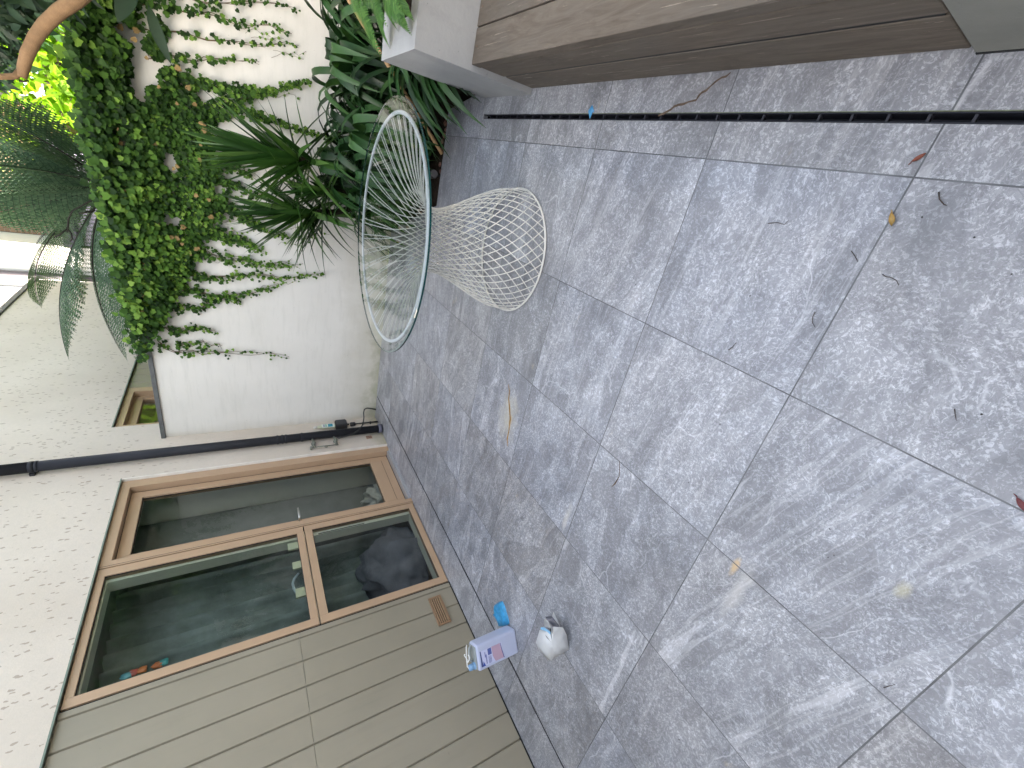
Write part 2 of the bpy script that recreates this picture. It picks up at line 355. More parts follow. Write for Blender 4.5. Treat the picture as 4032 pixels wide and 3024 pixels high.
M_CONC = concrete('smooth_concrete', (0.30, 0.303, 0.306), (0.38, 0.383, 0.386))
M_CONCN = concrete('pier_concrete', (0.20, 0.204, 0.185), (0.265, 0.265, 0.245), 0.5)
def wood_mat():
    t = NT('weathered_hardwood'); inf = t.n('ObjectInfo'); tc = t.n('TexCoord')
    ofs = t.n('VectorMath', operation='SCALE'); cmb = t.n('CombineXYZ')
    for i in range(3): t.l(inf.outputs['Random'], cmb.inputs[i])
    t.l(cmb.outputs[0], ofs.inputs[0]); ofs.inputs[3].default_value = 30
    ad = t.n('VectorMath', operation='ADD'); t.l(tc.outputs['Object'], ad.inputs[0]); t.l(ofs.outputs[0], ad.inputs[1])
    def mp(sc):
        m = t.n('Mapping'); m.inputs['Scale'].default_value = sc; t.l(ad.outputs[0], m.inputs[0]); return m.outputs[0]
    g1 = t.noise(mp((1, 0.12, 1)), 26, 8, 0.68, 1.8); g2 = t.noise(mp((1, 0.03, 1)), 120, 5, 0.7, 0.6); big = t.noise(mp((1, 0.5, 1)), 3, 5, 0.6, 0.8)
    base = t.ramp(g1, [(0.25, (0.14, 0.112, 0.086)), (0.5, (0.27, 0.225, 0.182)), (0.75, (0.38, 0.33, 0.28))])
    base = t.mix(t.gray(big, .42, .66), base, t.mix(0.55, base, (0.235, 0.218, 0.195)))
    base = t.mix(t.math('MULTIPLY', t.gray(t.noise(mp((1, .6, 1)), 5, 5, .65, 1.0), .58, .72), 0.55), base, (0.12, 0.105, 0.086))
    base = t.mix(t.math('MULTIPLY', t.gray(t.noise(mp((1, .7, 1)), 4.3, 4, .6), .60, .74), 0.30), base, (0.185, 0.185, 0.10))
    base = t.mix(t.math('MULTIPLY', t.gray(g2, .56, .72), 0.35), base, (0.22, 0.185, 0.15))
    ck = t.gray(t.noise(mp((1, 0.035, 1)), 60, 5, .7, 1.5), .36, .31); base = t.mix(t.math('MULTIPLY', ck, .65), base, (.03, .024, .018))
    t.set(base, 0.75, 0.3); t.bump(t.math('SUBTRACT', t.math('ADD', g1, t.math('MULTIPLY', g2, 0.5)), ck), 0.5, 0.005); return t.m
M_WOOD = wood_mat()
def leaf_mat(name, cols, rough=0.4, spec=0.5, trans=0.25, sc=3.0, vein=None):
    """foliage: each leaf its own shade; a little light passes through"""
    t = NT(name); g = t.n('NewGeometry'); rnd = g.outputs['Random Per Island']; c = t.co()
    f = t.math('ADD', t.math('MULTIPLY', rnd, 0.65), t.math('MULTIPLY', t.noise(c, sc, 3, .5), 0.35))
    n = len(cols); col = t.ramp(f, [(0.12+0.76*i/(n-1), k) for i, k in enumerate(cols)])
    t.set(col, rough, spec)
    tl = t.n('BsdfTranslucent'); t.l(t.mix(1.0, col, (1.15, 1.25, 0.5), 'MULTIPLY'), tl.inputs[0])
    mx = t.n('MixShader'); mx.inputs[0].default_value = trans; t.l(t.b.outputs[0], mx.inputs[1]); t.l(tl.outputs[0], mx.inputs[2]); t.l(mx.outputs[0], t.out.inputs[0])
    return t.m
M_IVY = leaf_mat('ivy_leaf', [(0.009, 0.024, 0.006), (0.019, 0.050, 0.009), (0.036, 0.090, 0.013), (0.068, 0.145, 0.020)], 0.62, 0.16)
M_IVYL = leaf_mat('young_ivy_leaf', [(0.04, 0.105, 0.014), (0.075, 0.165, 0.02), (0.12, 0.23, 0.03), (0.19, 0.30, 0.05)], 0.6, 0.2)
M_STEM = flat('brown_stem', (0.14, 0.095, 0.06), 0.8, 0.2, var=0.3, sc=20)
M_STRAP = leaf_mat('strap_leaf', [(0.008, 0.024, 0.009), (0.015, 0.048, 0.014), (0.028, 0.080, 0.022), (0.056, 0.12, 0.036)], 0.40, 0.38, 0.14, 2)
M_YUC = leaf_mat('yucca_leaf', [(0.010, 0.034, 0.008), (0.026, 0.075, 0.014), (0.055, 0.13, 0.024), (0.11, 0.20, 0.05)], 0.38, 0.45, 0.2, 2)
M_FERN = leaf_mat('tree_fern_leaf', [(0.048, 0.090, 0.056), (0.080, 0.140, 0.084), (0.12, 0.19, 0.11)], 0.6, 0.2, 0.35)
M_RACH = flat('dark_rachis', (0.020, 0.020, 0.014), 0.7, 0.2)
M_BFERN = leaf_mat('bright_fern_leaf', [(0.03, 0.10, 0.015), (0.065, 0.17, 0.03), (0.11, 0.23, 0.05)], 0.45, 0.4, 0.3)
M_LOQ = leaf_mat('broad_leaf', [(0.005, 0.015, 0.006), (0.010, 0.028, 0.010), (0.020, 0.050, 0.016)], 0.55, 0.25, 0.15)
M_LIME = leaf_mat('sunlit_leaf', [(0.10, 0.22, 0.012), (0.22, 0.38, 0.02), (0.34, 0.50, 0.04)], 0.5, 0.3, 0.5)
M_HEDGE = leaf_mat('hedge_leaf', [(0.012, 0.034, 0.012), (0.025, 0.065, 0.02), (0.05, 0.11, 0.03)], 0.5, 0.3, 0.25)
M_BARK = flat('tan_bark', (0.17, 0.105, 0.055), 0.8, 0.2, var=0.22, sc=14, bump=0.5)
M_TRUNK = flat('fibrous_trunk', (0.026, 0.022, 0.015), 0.9, 0.1, var=0.5, sc=30, bump=1.0)
M_CANE = flat('bamboo_cane', (0.46, 0.29, 0.14), 0.5, 0.4, var=0.15, sc=16)
M_SOIL = flat('dark_soil', (0.030, 0.022, 0.017), 0.95, 0.1, var=0.5, sc=30, bump=1.0)

# ================================================================== GROUND
def poly(mb, pts, z=0.0): mb.add([(p[0], p[1], z) for p in pts], [tuple(range(len(pts)))])
g = MB(); g.box(-30, 30, -25, 45, -0.35, -0.12)
g.build('ground', M_SOIL, kind='structure')
XL, XR = 1.912, 1.938                         # slot of the linear drain
fl = MB(); GAP0, GAP1 = 0.339, 0.358
def hp(x, y): v = H(x, y); return (v.x, v.y)
poly(fl, [hp(-0.3, -4), hp(GAP0, -4), hp(GAP0, 4.72), hp(-0.3, 4.72)])
BED = [(0.88, 4.72), (1.30, 3.545), (1.97, 3.545), (2.07, 3.0)]
poly(fl, [hp(GAP1, -4), (XL, -4), (XL, 2.952), (XL, 3.545), BED[1], BED[0], hp(GAP1, 4.72)])
poly(fl, [(XL, 2.952), (XR, 2.952), (XR, 3.545), (XL, 3.545)])
poly(fl, [(XR, -4), (3.6, -4), (3.6, 3.0), BED[3], BED[2], (XR, 3.545)])
fo = fl.build('patio', M_STONE, kind='structure')
sol = fo.modifiers.new('s', 'SOLIDIFY'); sol.thickness = 0.03; sol.offset = -1
# bed of soil
b = MB(); poly(b, [(0.85, 4.75), (1.29, 3.53), (1.98, 3.53), (2.06, 2.99), (3.6, 2.99), (3.6, 4.75)], -0.045)
b.build('soil_bed', M_SOIL, kind='structure')
# linear drain
M_DRAIN = flat('drain_plastic', (0.014, 0.015, 0.022), 0.5, 0.4, var=0.3, sc=30)
M_ALGAE = flat('algae_lip', (0.17, 0.19, 0.12), 0.7, 0.3, var=0.4, sc=60)
dr = thing('linear_drain', 'black plastic slot drain running along the stone paving beside the bench', 'drain', (0, 0, 0))
MB().box(XL+.001, XL+.004, -3, 2.951, -.06, -.002).box(XR-.004, XR-.001, -3, 2.951, -.06, -.002).box(XL+.004, XR-.004, -3, 2.951, -.06, -.056).build('channel', M_DRAIN, dr)
y = -0.2; M_BAR = flat('drain_bar', (0.022, 0.022, 0.03), .5)
while y < 2.93:
    MB().box(XL+.0041, XR-.0041, y, y+.006, -.022, -.008).build('cross_bar', M_BAR, dr); y += 0.083
MB().box(XR-.0009, XR+.0005, -3, 2.2, -.006, .0012).build('edge_strip', M_ALGAE, dr)
sl = MB(); v0 = [hp(GAP0, -4), hp(GAP1, -4), hp(GAP1, 4.70), hp(GAP0, 4.70)]; poly(sl, v0, -0.003); 
tag(sl.build('slot_channel', M_GAP), 'dark strip painted as the shade in the thin paving slot parallel to the house wall', 'drain slot')  # near-flush dark strip, paints the shade of a deeper slot
# cracks in two slabs
def crack(pts, w, m):
    mb = MB(); vs = []; fs = []
    for i, p in enumerate(pts):
        a = pts[max(i-1, 0)]; c = pts[min(i+1, len(pts)-1)]; d = (Vector(c)-Vector(a)).normalized(); n = Vector((-d.y, d.x, 0)); ww = w*(0.4 if i in (0, len(pts)-1) else 1)*(0.7+0.6*random.random())
        vs += [Vector(p)+n*ww, Vector(p)-n*ww]
    for i in range(len(pts)-1): fs.append((2*i, 2*i+1, 2*i+3, 2*i+2))
    mb.add(vs, fs); return mb.build('crack', m, fo)
random.seed(5)
M_CRK = flat('crack_line', (0.13, 0.095, 0.07), .9, .1, var=0.4, sc=30)
M_CRKO = flat('rusty_crack_line', (0.34, 0.20, 0.07), .9, .1, var=0.4, sc=30)
def zpts(o, L, s=0.4557): return [tuple(at_z(o[0]+a*s, o[1]+b_*s, 0.0015)) for a, b_ in L]
crack(zpts((2016, 0), [(1260, 1000), (1300, 985), (1375, 945), (1400, 920), (1440, 905), (1480, 900), (1525, 880), (1590, 865), (1615, 825), (1640, 800), (1680, 780), (1720, 740), (1760, 705), (1810, 670), (1850, 660), (1890, 625)]), .0035, M_CRK)
crack(zpts((1008, 1512), [(2180, 0), (2190, 60), (2183, 130), (2190, 200), (2196, 300), (2185, 400), (2170, 480), (2175, 540)]), .0055, M_CRKO)
crack(zpts((2016, 1512), [(928, 660), (930, 740), (925, 800), (890, 860), (860, 890)]), .003, M_CRK)

# ================================================================== HOUSE
house = thing('house', 'cream rendered house with grey-green boarded panel, tan framed windows and flat roof', 'house', HO, HANG)
w = MB()
for (y0, y1, z0, z1) in [(-4.0, 4.122, 2.352, 4.03), (4.122, 4.962, -0.02, 4.03), (4.962, 6.75, 2.535, 4.03), (6.75, 9.33, -0.02, 4.03)]:
    w.box(-0.26, 0.03, y0, y1, z0, z1)
w.box(-3.0, -0.26, 9.05, 9.33, -0.02, 4.03)
w.build('wall', M_RENDER, house)
MB().box(-8, -0.26, -6, 9.05, 3.7, 3.95).box(-8, -0.26, -6, -5.8, 0, 3.7).box(-8, -7.8, -5.8, 9.05, 0, 3.7).build('roof', M_COPE, house)  # unseen roof and outer walls, added to keep sun off the courtyard
MB().box(-0.34, 0.055, -4.0, 9.37, 4.03, 4.085).build('parapet_coping', M_COPE, house, bevel=.004)
MB().box(0.018, 0.034, -4.0, 4.124, 2.343, 2.352).box(0.018, 0.034, 4.96, 6.75, 2.525, 2.535).build('drip_bead', M_BEAD, house)
MB().box(-0.02, 0.033, 4.112, 4.122, 0.0, 2.343).build('corner_bead', flat('white_bead', (.72, .68, .62), .6), house)
# cladding boards with V grooves, two tiers
def cladding(name, ys, tiers):
    mb = MB(); d = 0.0065
    for (z0, z1, dx) in tiers:
        for a, c in zip(ys[:-1], ys[1:]):
            # a board: chamfered at both edges
            prof = [(-0.03, a), (-0.012+dx, a), (dx, a+d), (dx, c-d), (-0.012+dx, c), (-0.03, c)]
            n = len(prof); vs = [(x, y, z0) for x, y in prof]+[(x, y, z1) for x, y in prof]
            mb.add(vs, [(i, (i+1) % n, (i+1) % n+n, i+n) for i in range(n)]+[tuple(range(n))[::-1], tuple(range(n, 2*n))])
    return mb.build(name, M_PANEL, house)
ys = [2.186, 2.140]; yy = 1.975
while yy > -3.9: ys.append(yy); yy -= 0.1675
ys = ys[::-1]; cladding('cladding', ys, [(0.008, 1.1525, 0.0), (1.1545, 2.343, 0.0015)])
ys2 = [5.812, 5.95]; yy = 6.12
while yy < 6.75: ys2.append(yy); yy += 0.1675
cladding('cladding', ys2+[6.75], [(0.0, 2.525, 0.0)])
MB().box(-0.26, -0.031, -4, 2.186, 0, 2.352).build('inner_wall', M_ROOMW, house); MB().box(-0.26, -0.031, 5.812, 6.75, 0, 2.535).build('inner_wall', M_ROOMW, house)
def frame(mb, y0, y1, z0, z1, wl, wr, wt, wb, x0, x1):
    "rectangular frame of four butted members; w* are widths"
    mb.box(x0, x1, y0, y0+wl, z0, z1); mb.box(x0, x1, y1-wr, y1, z0, z1)
    if wt: mb.box(x0, x1, y0+wl, y1-wr, z1-wt, z1)
    if wb: mb.box(x0, x1, y0+wl, y1-wr, z0, z0+wb)
def pane(parent, y0, y1, z0, z1, x):
    m = MB(); m.add([(x, y0, z0), (x, y1, z0), (x, y1, z1), (x, y0, z1)], [(0, 1, 2, 3)]); return m.build('pane', M_PANE, parent)
def seal(parent, y0, y1, z0, z1, x):
    m = MB(); frame(m, y0, y1, z0, z1, .004, .004, .004, .004, x-.003, x+.003); return m.build('glazing_seal', M_GAP, parent)
# side-hung casement pair
win = MB(); frame(win, 2.190, 3.157, 0.004, 2.343, .012, .012, .012, .012, -.10, -.012)
W1 = win.build('window', M_GAP, house, label='two-light window beside the boarded panel, tall light over a lower one')
f = MB(); frame(f, 2.194, 3.150, 1.018, 2.340, .056, .066, .043, .052, -.045, .004); f.build('upper_sash', M_FRAME, W1, bevel=.0015)
f = MB(); frame(f, 2.194, 3.150, 0.008, 1.008, .060, .056, .058, .054, -.045, .004); f.build('lower_sash', M_FRAME, W1, bevel=.0015)
pane(W1, 2.25, 3.084, 1.07, 2.297, -.012); pane(W1, 2.254, 3.094, .062, .950, -.012)
seal(W1, 2.25, 3.084, 1.07, 2.297, -.009); seal(W1, 2.254, 3.094, .062, .950, -.009)
f = MB(); frame(f, 2.195, 3.150, 1.0, 2.338, .05, .085, .05, .05, -.15, -.05); frame(f, 2.195, 3.150, .01, 0.998, .05, .085, .05, .05, -.15, -.05); f.build('inner_frame', M_ROOMW, W1)
MB().box(-.049, -.047, 3.068, 3.076, .50, .90).build('trickle_slot', M_GAP, W1)
# garden door
dr_ = MB(); frame(dr_, 3.157, 4.110, 0.0, 2.343, .060, .090, .062, .0, -.12, .006)
D1 = dr_.build('door', M_FRAME, house, label='tall glazed garden door in a deep tan frame')
MB().box(.0062, .0072, 3.168, 3.1705, 0.0, 2.343).build('frame_groove', M_GAP, D1)
f = MB(); frame(f, 3.222, 4.014, 0.035, 2.276, .075, .072, .080, .200, -.115, -.058); f.build('leaf', M_FRAME, D1, bevel=.002)
f = MB(); f.box(-.0578, -.0565, 3.30, 3.94, .112, .115); frame(f, 3.219, 4.018, 0.03, 2.279, .003, .003, .003, .003, -.10, -.0585); f.build('leaf_joint', M_GAP, D1)
pane(D1, 3.297, 3.942, .235, 2.196, -.085); seal(D1, 3.297, 3.942, .235, 2.196, -.080)
MB().box(-.12, .035, 3.219, 4.040, -.006, .008).box(-.12, .012, 3.219, 4.018, .0081, .030).build('threshold', M_ALU, D1, bevel=.002)
MB().tube([(-.057, 3.268, 1.03), (-.002, 3.268, 1.03), (.004, 3.275, 1.03), (.004, 3.385, 1.03)], [.009, .009, .010, .008], 10).build('handle', M_STEEL, D1)
f = MB(); f.box(-.20, -.12, 4.02, 4.05, 0, 2.34).box(-.20, -.12, 3.157, 4.02, 2.30, 2.34); f.build('inner_frame', M_ROOMW, D1)
# louvred vent
vt = MB(); frame(vt, 1.852, 2.094, .120, .226, .013, .013, .012, .012, .0, .014)
M_VENT = flat('brown_vent_plastic', (0.27, 0.165, 0.095), .45, var=.1)
V1 = vt.build('vent', M_VENT, house, bevel=.002)
MB().box(-.02, .0045, -4, 2.186, .0, .0075).build('base_gap', M_GAP, house)  # dark strip painted as the shade under the boards' lower edge
MB().box(.0005, .002, 1.862, 2.084, .13, .216).build('vent_backing', M_GAP, V1)
for k in range(5):
    z = .136+k*.0165; s_ = MB().box(.003, .015, 1.866, 2.080, z, z+.0075); s_.build('slat', flat('vent_slat', (0.36, 0.235, 0.14), .45) if k == 0 else bpy.data.materials['vent_slat'], V1)
# window beyond the garden wall
f = MB(); frame(f, 4.968, 5.806, 1.2, 2.523, .065, .09, .06, .06, -.14, .0)
W2 = f.build('window', M_FRAME, house, label='tan framed window partly hidden behind the garden wall')
f = MB(); frame(f, 5.034, 5.715, 1.262, 2.462, .055, .06, .08, .08, -.135, -.07); f.build('sash', M_FRAME, W2, bevel=.002)
pane(W2, 5.09, 5.654, 1.345, 2.381, -.095); MB().box(-.26, -.03, 4.962, 5.812, 0.0, 1.198).build('inner_wall', M_RENDER, house)
# room behind
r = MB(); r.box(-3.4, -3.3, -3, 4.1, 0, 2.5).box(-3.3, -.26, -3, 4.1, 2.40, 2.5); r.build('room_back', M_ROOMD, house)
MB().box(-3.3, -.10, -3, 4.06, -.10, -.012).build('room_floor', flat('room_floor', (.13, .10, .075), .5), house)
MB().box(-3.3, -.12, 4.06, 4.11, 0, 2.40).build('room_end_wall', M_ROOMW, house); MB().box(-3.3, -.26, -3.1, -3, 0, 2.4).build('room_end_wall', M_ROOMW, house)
# things seen inside through the glass
c_ = MB(); vs = []; fs = []; N = 60
for i in range(N+1):
    yy = 2.05+i*(3.45-2.05)/N; x = -.62+.045*math.sin(i*1.15)+.02*math.sin(i*2.9)
    for z in (0.02, 1.2, 2.36): vs.append((x+(.02*math.sin(i*.7) if z == 1.2 else 0), yy, z))
for i in range(N):
    for k in (0, 1): fs.append((i*3+k, i*3+3+k, i*3+4+k, i*3+1+k))
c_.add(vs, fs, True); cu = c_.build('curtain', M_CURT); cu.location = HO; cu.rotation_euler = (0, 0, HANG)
tag(cu, 'dark grey-green curtain hanging indoors behind the tall casement window', 'curtain')
cb_ = thing('wardrobe', 'dark tall wardrobe standing indoors at the right behind the garden door', 'wardrobe', HO, HANG)
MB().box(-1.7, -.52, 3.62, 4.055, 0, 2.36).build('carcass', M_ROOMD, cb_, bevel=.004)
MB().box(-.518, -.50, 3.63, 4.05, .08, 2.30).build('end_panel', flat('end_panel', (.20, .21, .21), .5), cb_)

def lump(name, mat, loc, size, seed, amp=0.35, freq=2.5, sub=4, parent=None):
    bm = bmesh.new(); bmesh.ops.create_icosphere(bm, subdivisions=sub, radius=1.0)
    for v in bm.verts:
        n = mnoise.noise(v.co*freq+Vector((seed, seed*2, 0)))+0.5*mnoise.noise(v.co*freq*2.3+Vector((0, seed, seed)))
        v.co *= 1+amp*n; v.co.x *= size[0]; v.co.y *= size[1]; v.co.z *= size[2]
        if v.co.z < -size[2]*.55: v.co.z = -size[2]*.55
    me = bpy.data.meshes.new(name); bm.to_mesh(me); bm.free(); me.materials.append(mat)
    for p in me.polygons: p.use_smooth = True
    o = bpy.data.objects.new(name, me); COL.objects.link(o); o.location = loc
    if parent: o.parent = parent
    return o
o = lump('blanket_pile', M_SHEET, H(-.42, 2.80, .20), (.26, .36, .34), 3.1); o.rotation_euler.z = HANG
tag(o, 'crumpled grey-blue bedding heaped on the floor behind the lower window light', 'blanket')
o = lump('cloth_bag', M_BAG, H(-.30, 3.60, .13), (.13, .17, .22), 7.7, .5, 3.0); tag(o, 'crumpled pale bag on the floor just inside the garden door', 'bag')
# small things on the transom indoors
def inbox(name, label, cat, y0, y1, z0, z1, x0, x1, mat, group=None):
    m = MB().box(x0, x1, y0, y1, z0, z1); o = m.build(name, mat, bevel=.003); o.location = HO; o.rotation_euler = (0, 0, HANG); tag(o, label, cat, group); return o
M_CREAM = flat('cream_card', (0.60, 0.64, 0.50), .6, var=.04)
inbox('card_block', 'small cream block on the window ledge indoors, rightmost of three', 'block', 2.950, 3.020, 1.062, 1.150, -.045, -.025, M_CREAM, 'cream blocks on the window ledge')
inbox('card_block', 'small cream block on the window ledge indoors, middle one with a white swab', 'block', 2.745, 2.815, 1.062, 1.135, -.045, -.025, M_CREAM, 'cream blocks on the window ledge')
inbox('card_block', 'small cream block on the window ledge indoors, leftmost under the curved blue tube', 'block', 2.480, 2.560, 1.062, 1.140, -.045, -.025, M_CREAM, 'cream blocks on the window ledge')
tb = MB(); tb.tube([H(-.035, 2.70, 1.10), H(-.035, 2.66, 1.135), H(-.035, 2.62, 1.15), H(-.035, 2.575, 1.147), H(-.035, 2.53, 1.135)], .010, 10)
tag(tb.build('blue_tube', flat('pale_blue_plastic', (.42, .52, .62), .4)), 'curved pale blue tube on the window ledge indoors between two cream blocks', 'tube')
for k, (px, py, col, nm) in enumerate([(500, 2672, (.10, .30, .36), 'teal'), (523, 2660, (.42, .07, .06), 'red'), (560, 2648, (.52, .16, .05), 'orange'), (622, 2628, (.50, .15, .05), 'orange'), (645, 2618, (.05, .30, .32), 'teal')]):
    q = at_h(px, py, -.03); o = lump('toy', flat('toy_'+str(k), col, .5), H(-.035, q.y+.02, q.z), (.012, .022, .035), k+1.3, .3, 2, 3)
    tag(o, {0: 'teal toy piece at the top left edge of the casement glass', 1: 'red toy piece between the teal and orange ones behind the casement glass', 2: 'larger orange toy piece behind the left edge of the casement glass', 3: 'smaller orange toy piece, right of the larger one behind the casement glass', 4: 'small teal toy piece, lowest of the row behind the casement glass'}[k], 'toy', 'toys at the casement edge')

# ================================================================== drainpipe and wall fittings
HP = thing('drainpipe', 'black round drainpipe running down the cream house wall beside the garden door', 'drainpipe', HO, HANG)
px_, py_ = .096, 4.355
MB().tube([(px_, py_, 2.90), (px_, py_, 5.2)], .046, 20).tube([(px_, py_, .03), (px_, py_, 2.899)], .0445, 20).build('pipe', M_PIPE, HP)
for z in (1.12, 1.075, 1.04, .885, 2.90): MB().lathe((px_, py_, z), [(.0448, -.010), (.049, -.008), (.049, .008), (.0448, .010)], 20).build('collar', M_PIPE, HP)
for z in (2.93,): MB().lathe((px_, py_, z), [(.0472, -.016), (.0485, -.016), (.0485, .016), (.0472, .016)], 20).box(.031, px_-.040, py_-.042, py_+.042, z-.016, z+.016).build('bracket', M_PIPE, HP)
MB().tube([(px_, py_, .055), (px_, py_, .012)], [.055, .055], 20).build('shoe', flat('pipe_shoe', (.10, .10, .14), .4), HP)  # paler than the pipe: reflected light at its foot put into the colour
ab = thing('air_brick', 'small terracotta slotted air brick low on the cream wall beside the drainpipe', 'air brick', HO, HANG)
MB().box(.0305, .033, 4.262, 4.325, .135, .205).build('frame', flat('pale_terracotta', (.50, .33, .24), .8), ab)
for k in range(5):
    z = .143+k*.0125; MB().box(.0332, .0342, 4.268, 4.319, z, z+.006).build('slot', flat('vent_slot', (.10, .045, .035), .8) if k == 0 else bpy.data.materials['vent_slot'], ab)
sb = thing('socket_box', 'black weatherproof socket box low on the house wall in the corner', 'socket box', HO, HANG)
MB().box(.031, .105, 4.50, 4.615, .372, .505).build('housing', M_BLACK, sb, bevel=.014, seg=3)
MB().box(.105, .112, 4.512, 4.603, .385, .495).build('cover', flat('socket_cover', (.035, .036, .040), .5), sb, bevel=.003)
MB().tube([(.07, 4.545, .372), (.07, 4.545, .350)], .012, 10).build('gland', M_BLACK, sb)
rd = thing('conduit', 'thin black conduit rising from the paving to a round cap beneath the socket box', 'conduit', HO, HANG)
MB().tube([(.055, 4.565, -.01), (.055, 4.56, .27)], .0085, 10).build('pipe', M_BLACK, rd)
MB().tube([(.055, 4.56, .27), (.056, 4.56, .282), (.056, 4.56, .325), (.056, 4.56, .335)], [.014, .026, .026, .018], 16).build('cap', M_BLACK, rd)
for z in (.085, .175): MB().box(.031, .066, 4.553, 4.577, z, z+.014).build('clip', M_BLACK, rd, bevel=.003)
cb1 = MB(); C1 = [at_y(1300+600*0.1808*1.64, 1612, 4.69)]
pts = [at_y(1300+.1808*1005, 1500+.1808*625, 4.685), at_y(1300+.1808*900, 1500+.1808*603, 4.672), at_y(1300+.1808*800, 1500+.1808*592, 4.665), at_y(1300+.1808*745, 1500+.1808*620, 4.65), at_y(1300+.1808*728, 1500+.1808*690, 4.63),
       at_y(1300+.1808*735, 1500+.1808*800, 4.58), at_y(1300+.1808*722, 1500+.1808*900, 4.53)]
for (a, c) in [(690, 985), (630, 1060), (520, 1140), (420, 1180), (300, 1215), (200, 1240), (150, 1232)]:
    q = at_h(1300+.1808*a, 1500+.1808*c, .145); pts.append(H(*q))
cb1.tube(pts, .0075, 8); tag(cb1.build('cable', M_BLACK), 'black cable looping from the floor corner across the drainpipe', 'cable')
hb = thing('hose_bracket', 'corroded brass pipe bracket with a thin vertical rod beside the drainpipe', 'bracket', HO, HANG)
MB().tube([(.065, 4.185, .535), (.065, 4.185, .80)], .0065, 8).build('rod', M_VERD, hb)
for z in (.555, .780):
    MB().tube([(.065, 4.185, z), (.075, 4.215, z+.004), (.080, 4.25, z-.004), (.085, 4.31, z+.01)], [.017, .014, .018, .010], 10).build('arm', M_VERD, hb)
    lump('fitting', M_VERD, (.075, 4.235, z), (.022, .022, .026), z*9, .4, 3, 3, hb)
lump('knob', M_VERD, (.062, 4.180, .660), (.012, .014, .022), 2.2, .3, 3, 3, hb)
lump('tap_head', M_VERD, (.065, 4.178, .812), (.026, .012, .014), 4.2, .4, 3, 3, hb)
# spray bottle standing on the socket box
bt = thing('plastic_bottle', 'pale translucent plastic bottle with a teal label standing on the socket box', 'bottle', H(.070, 4.548, .507), HANG)
M_BOT = flat('milky_plastic', (0.50, 0.52, 0.38), .4, var=.05)
s_ = MB(); prof = [(.020, 0), (.027, .004), (.029, .02), (.029, .12), (.026, .15), (.018, .175), (.011, .19), (.010, .20)]
s_.lathe((0, 0, 0), prof, 24); o = s_.build('body', M_BOT, bt); o.scale = (.85, 1.15, 1)
MB().lathe((0, 0, .198), [(.013, 0), (.013, .020), (.011, .024), (.009, .036)], 16).build('cap', flat('bottle_cap', (.62, .60, .55), .5), bt)
def curved(parent, name, a0, a1, z0, z1, r, mat):
    mb = MB(); vs = []; n = 12
    for i in range(n+1):
        a = a0+(a1-a0)*i/n
        for z in (z0, z1): vs.append((r*math.cos(a)*.85, r*math.sin(a)*1.15, z))
    mb.add(vs, [(2*i, 2*i+2, 2*i+3, 2*i+1) for i in range(n)], True); return mb.build(name, mat, parent)
curved(bt, 'label', -1.25, .55, .012, .150, .0296, flat('bottle_label', (.66, .70, .62), .5, var=.03))
curved(bt, 'label_block', -1.05, .30, .030, .082, .0299, flat('teal_print', (.02, .24, .32), .5))
curved(bt, 'label_print', -.95, .25, .094, .112, .0299, flat('green_print', (.22, .42, .32), .5))
curved(bt, 'label_mark', -.90, .20, .116, .134, .0299, flat('grey_print', (.27, .28, .36), .5))

# ================================================================== garden wall
gw = thing('garden_wall', 'white painted garden wall with a thin dark coping at the back of the patio', 'wall', (0, 4.70, 0))
MB().box(-1.465, 3.9, 0.0, 0.22, -.1, 2.088).build('wall', M_GWALL, gw)
MB().box(-1.462, 3.9, -.022, .245, 2.088, 2.124).build('coping', M_COPE, gw, bevel=.004)
sw = thing('side_wall', 'white garden wall behind the bench outside the picture', 'wall', (3.62, 0, 0))
MB().box(0, .2, -4, 4.69, -.1, 2.09).build('wall', M_GWALL, sw); MB().box(-.02, .22, -4, 4.66, 2.09, 2.125).build('coping', M_COPE, sw)
# ================================================================== bench, planter, pier
BX = 2.052
bench = thing('timber_bench', 'weathered brown timber bench boxed in with boards between two concrete blocks', 'bench', (0, 0, 0))
def board(x0, x1, z0, z1, nm, lab=None):
    o = MB().box(x0, x1, .622, 2.418, z0, z1).build(nm, M_WOOD, bench, bevel=.003); 
    return o
board(BX, BX+.143, .318, .366, 'seat_board'); board(BX+.149, BX+.43, .318, .366, 'seat_board'); board(BX+.436, BX+.72, .318, .366, 'seat_board')
board(BX+.003, BX+.03, .182, .3095, 'front_board'); board(BX+.003, BX+.03, .004, .1690, 'front_board')
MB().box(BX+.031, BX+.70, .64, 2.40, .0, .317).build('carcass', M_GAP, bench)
for z0_, z1_ in ((.170, .181), (.3105, .317)): MB().box(BX+.0055, BX+.029, .63, 2.41, z0_, z1_).build('gap_shadow_strip', M_GAP, bench)  # dark strips paint the shadow lines between the boards
M_SCR = flat('rusty_screw', (.13, .07, .045), .7)
for x, y in ((BX+.22, 2.385), (BX+.30, 2.385), (BX+.07, 2.385)): MB().lathe((x, y, .3662), [(.0045, 0), (.0045, .0008)], 12).build('screw', M_SCR, bench)
pl = thing('concrete_planter', 'square smooth concrete planter with ferns at the far end of the bench', 'planter', (0, 0, 0))
x0, x1, y0, y1 = 2.028, 3.30, 2.425, 2.985
m = MB(); m.box(x0, x1, y0, y0+.10, -.03, .648).box(x0, x1, y1-.21, y1, -.03, .648).box(x0, x0+.137, y0+.10, y1-.21, -.03, .648).box(x1-.1, x1, y0+.10, y1-.21, -.03, .648)
bm = bmesh.new(); m.build('box', M_CONC, pl)
MB().box(x0+.137, x1-.1, y0+.10, y1-.21, .3, .61).build('soil', M_SOIL, pl)
pier = thing('concrete_pier', 'rough grey-green concrete block at the near end of the bench', 'pier', (0, 0, 0))
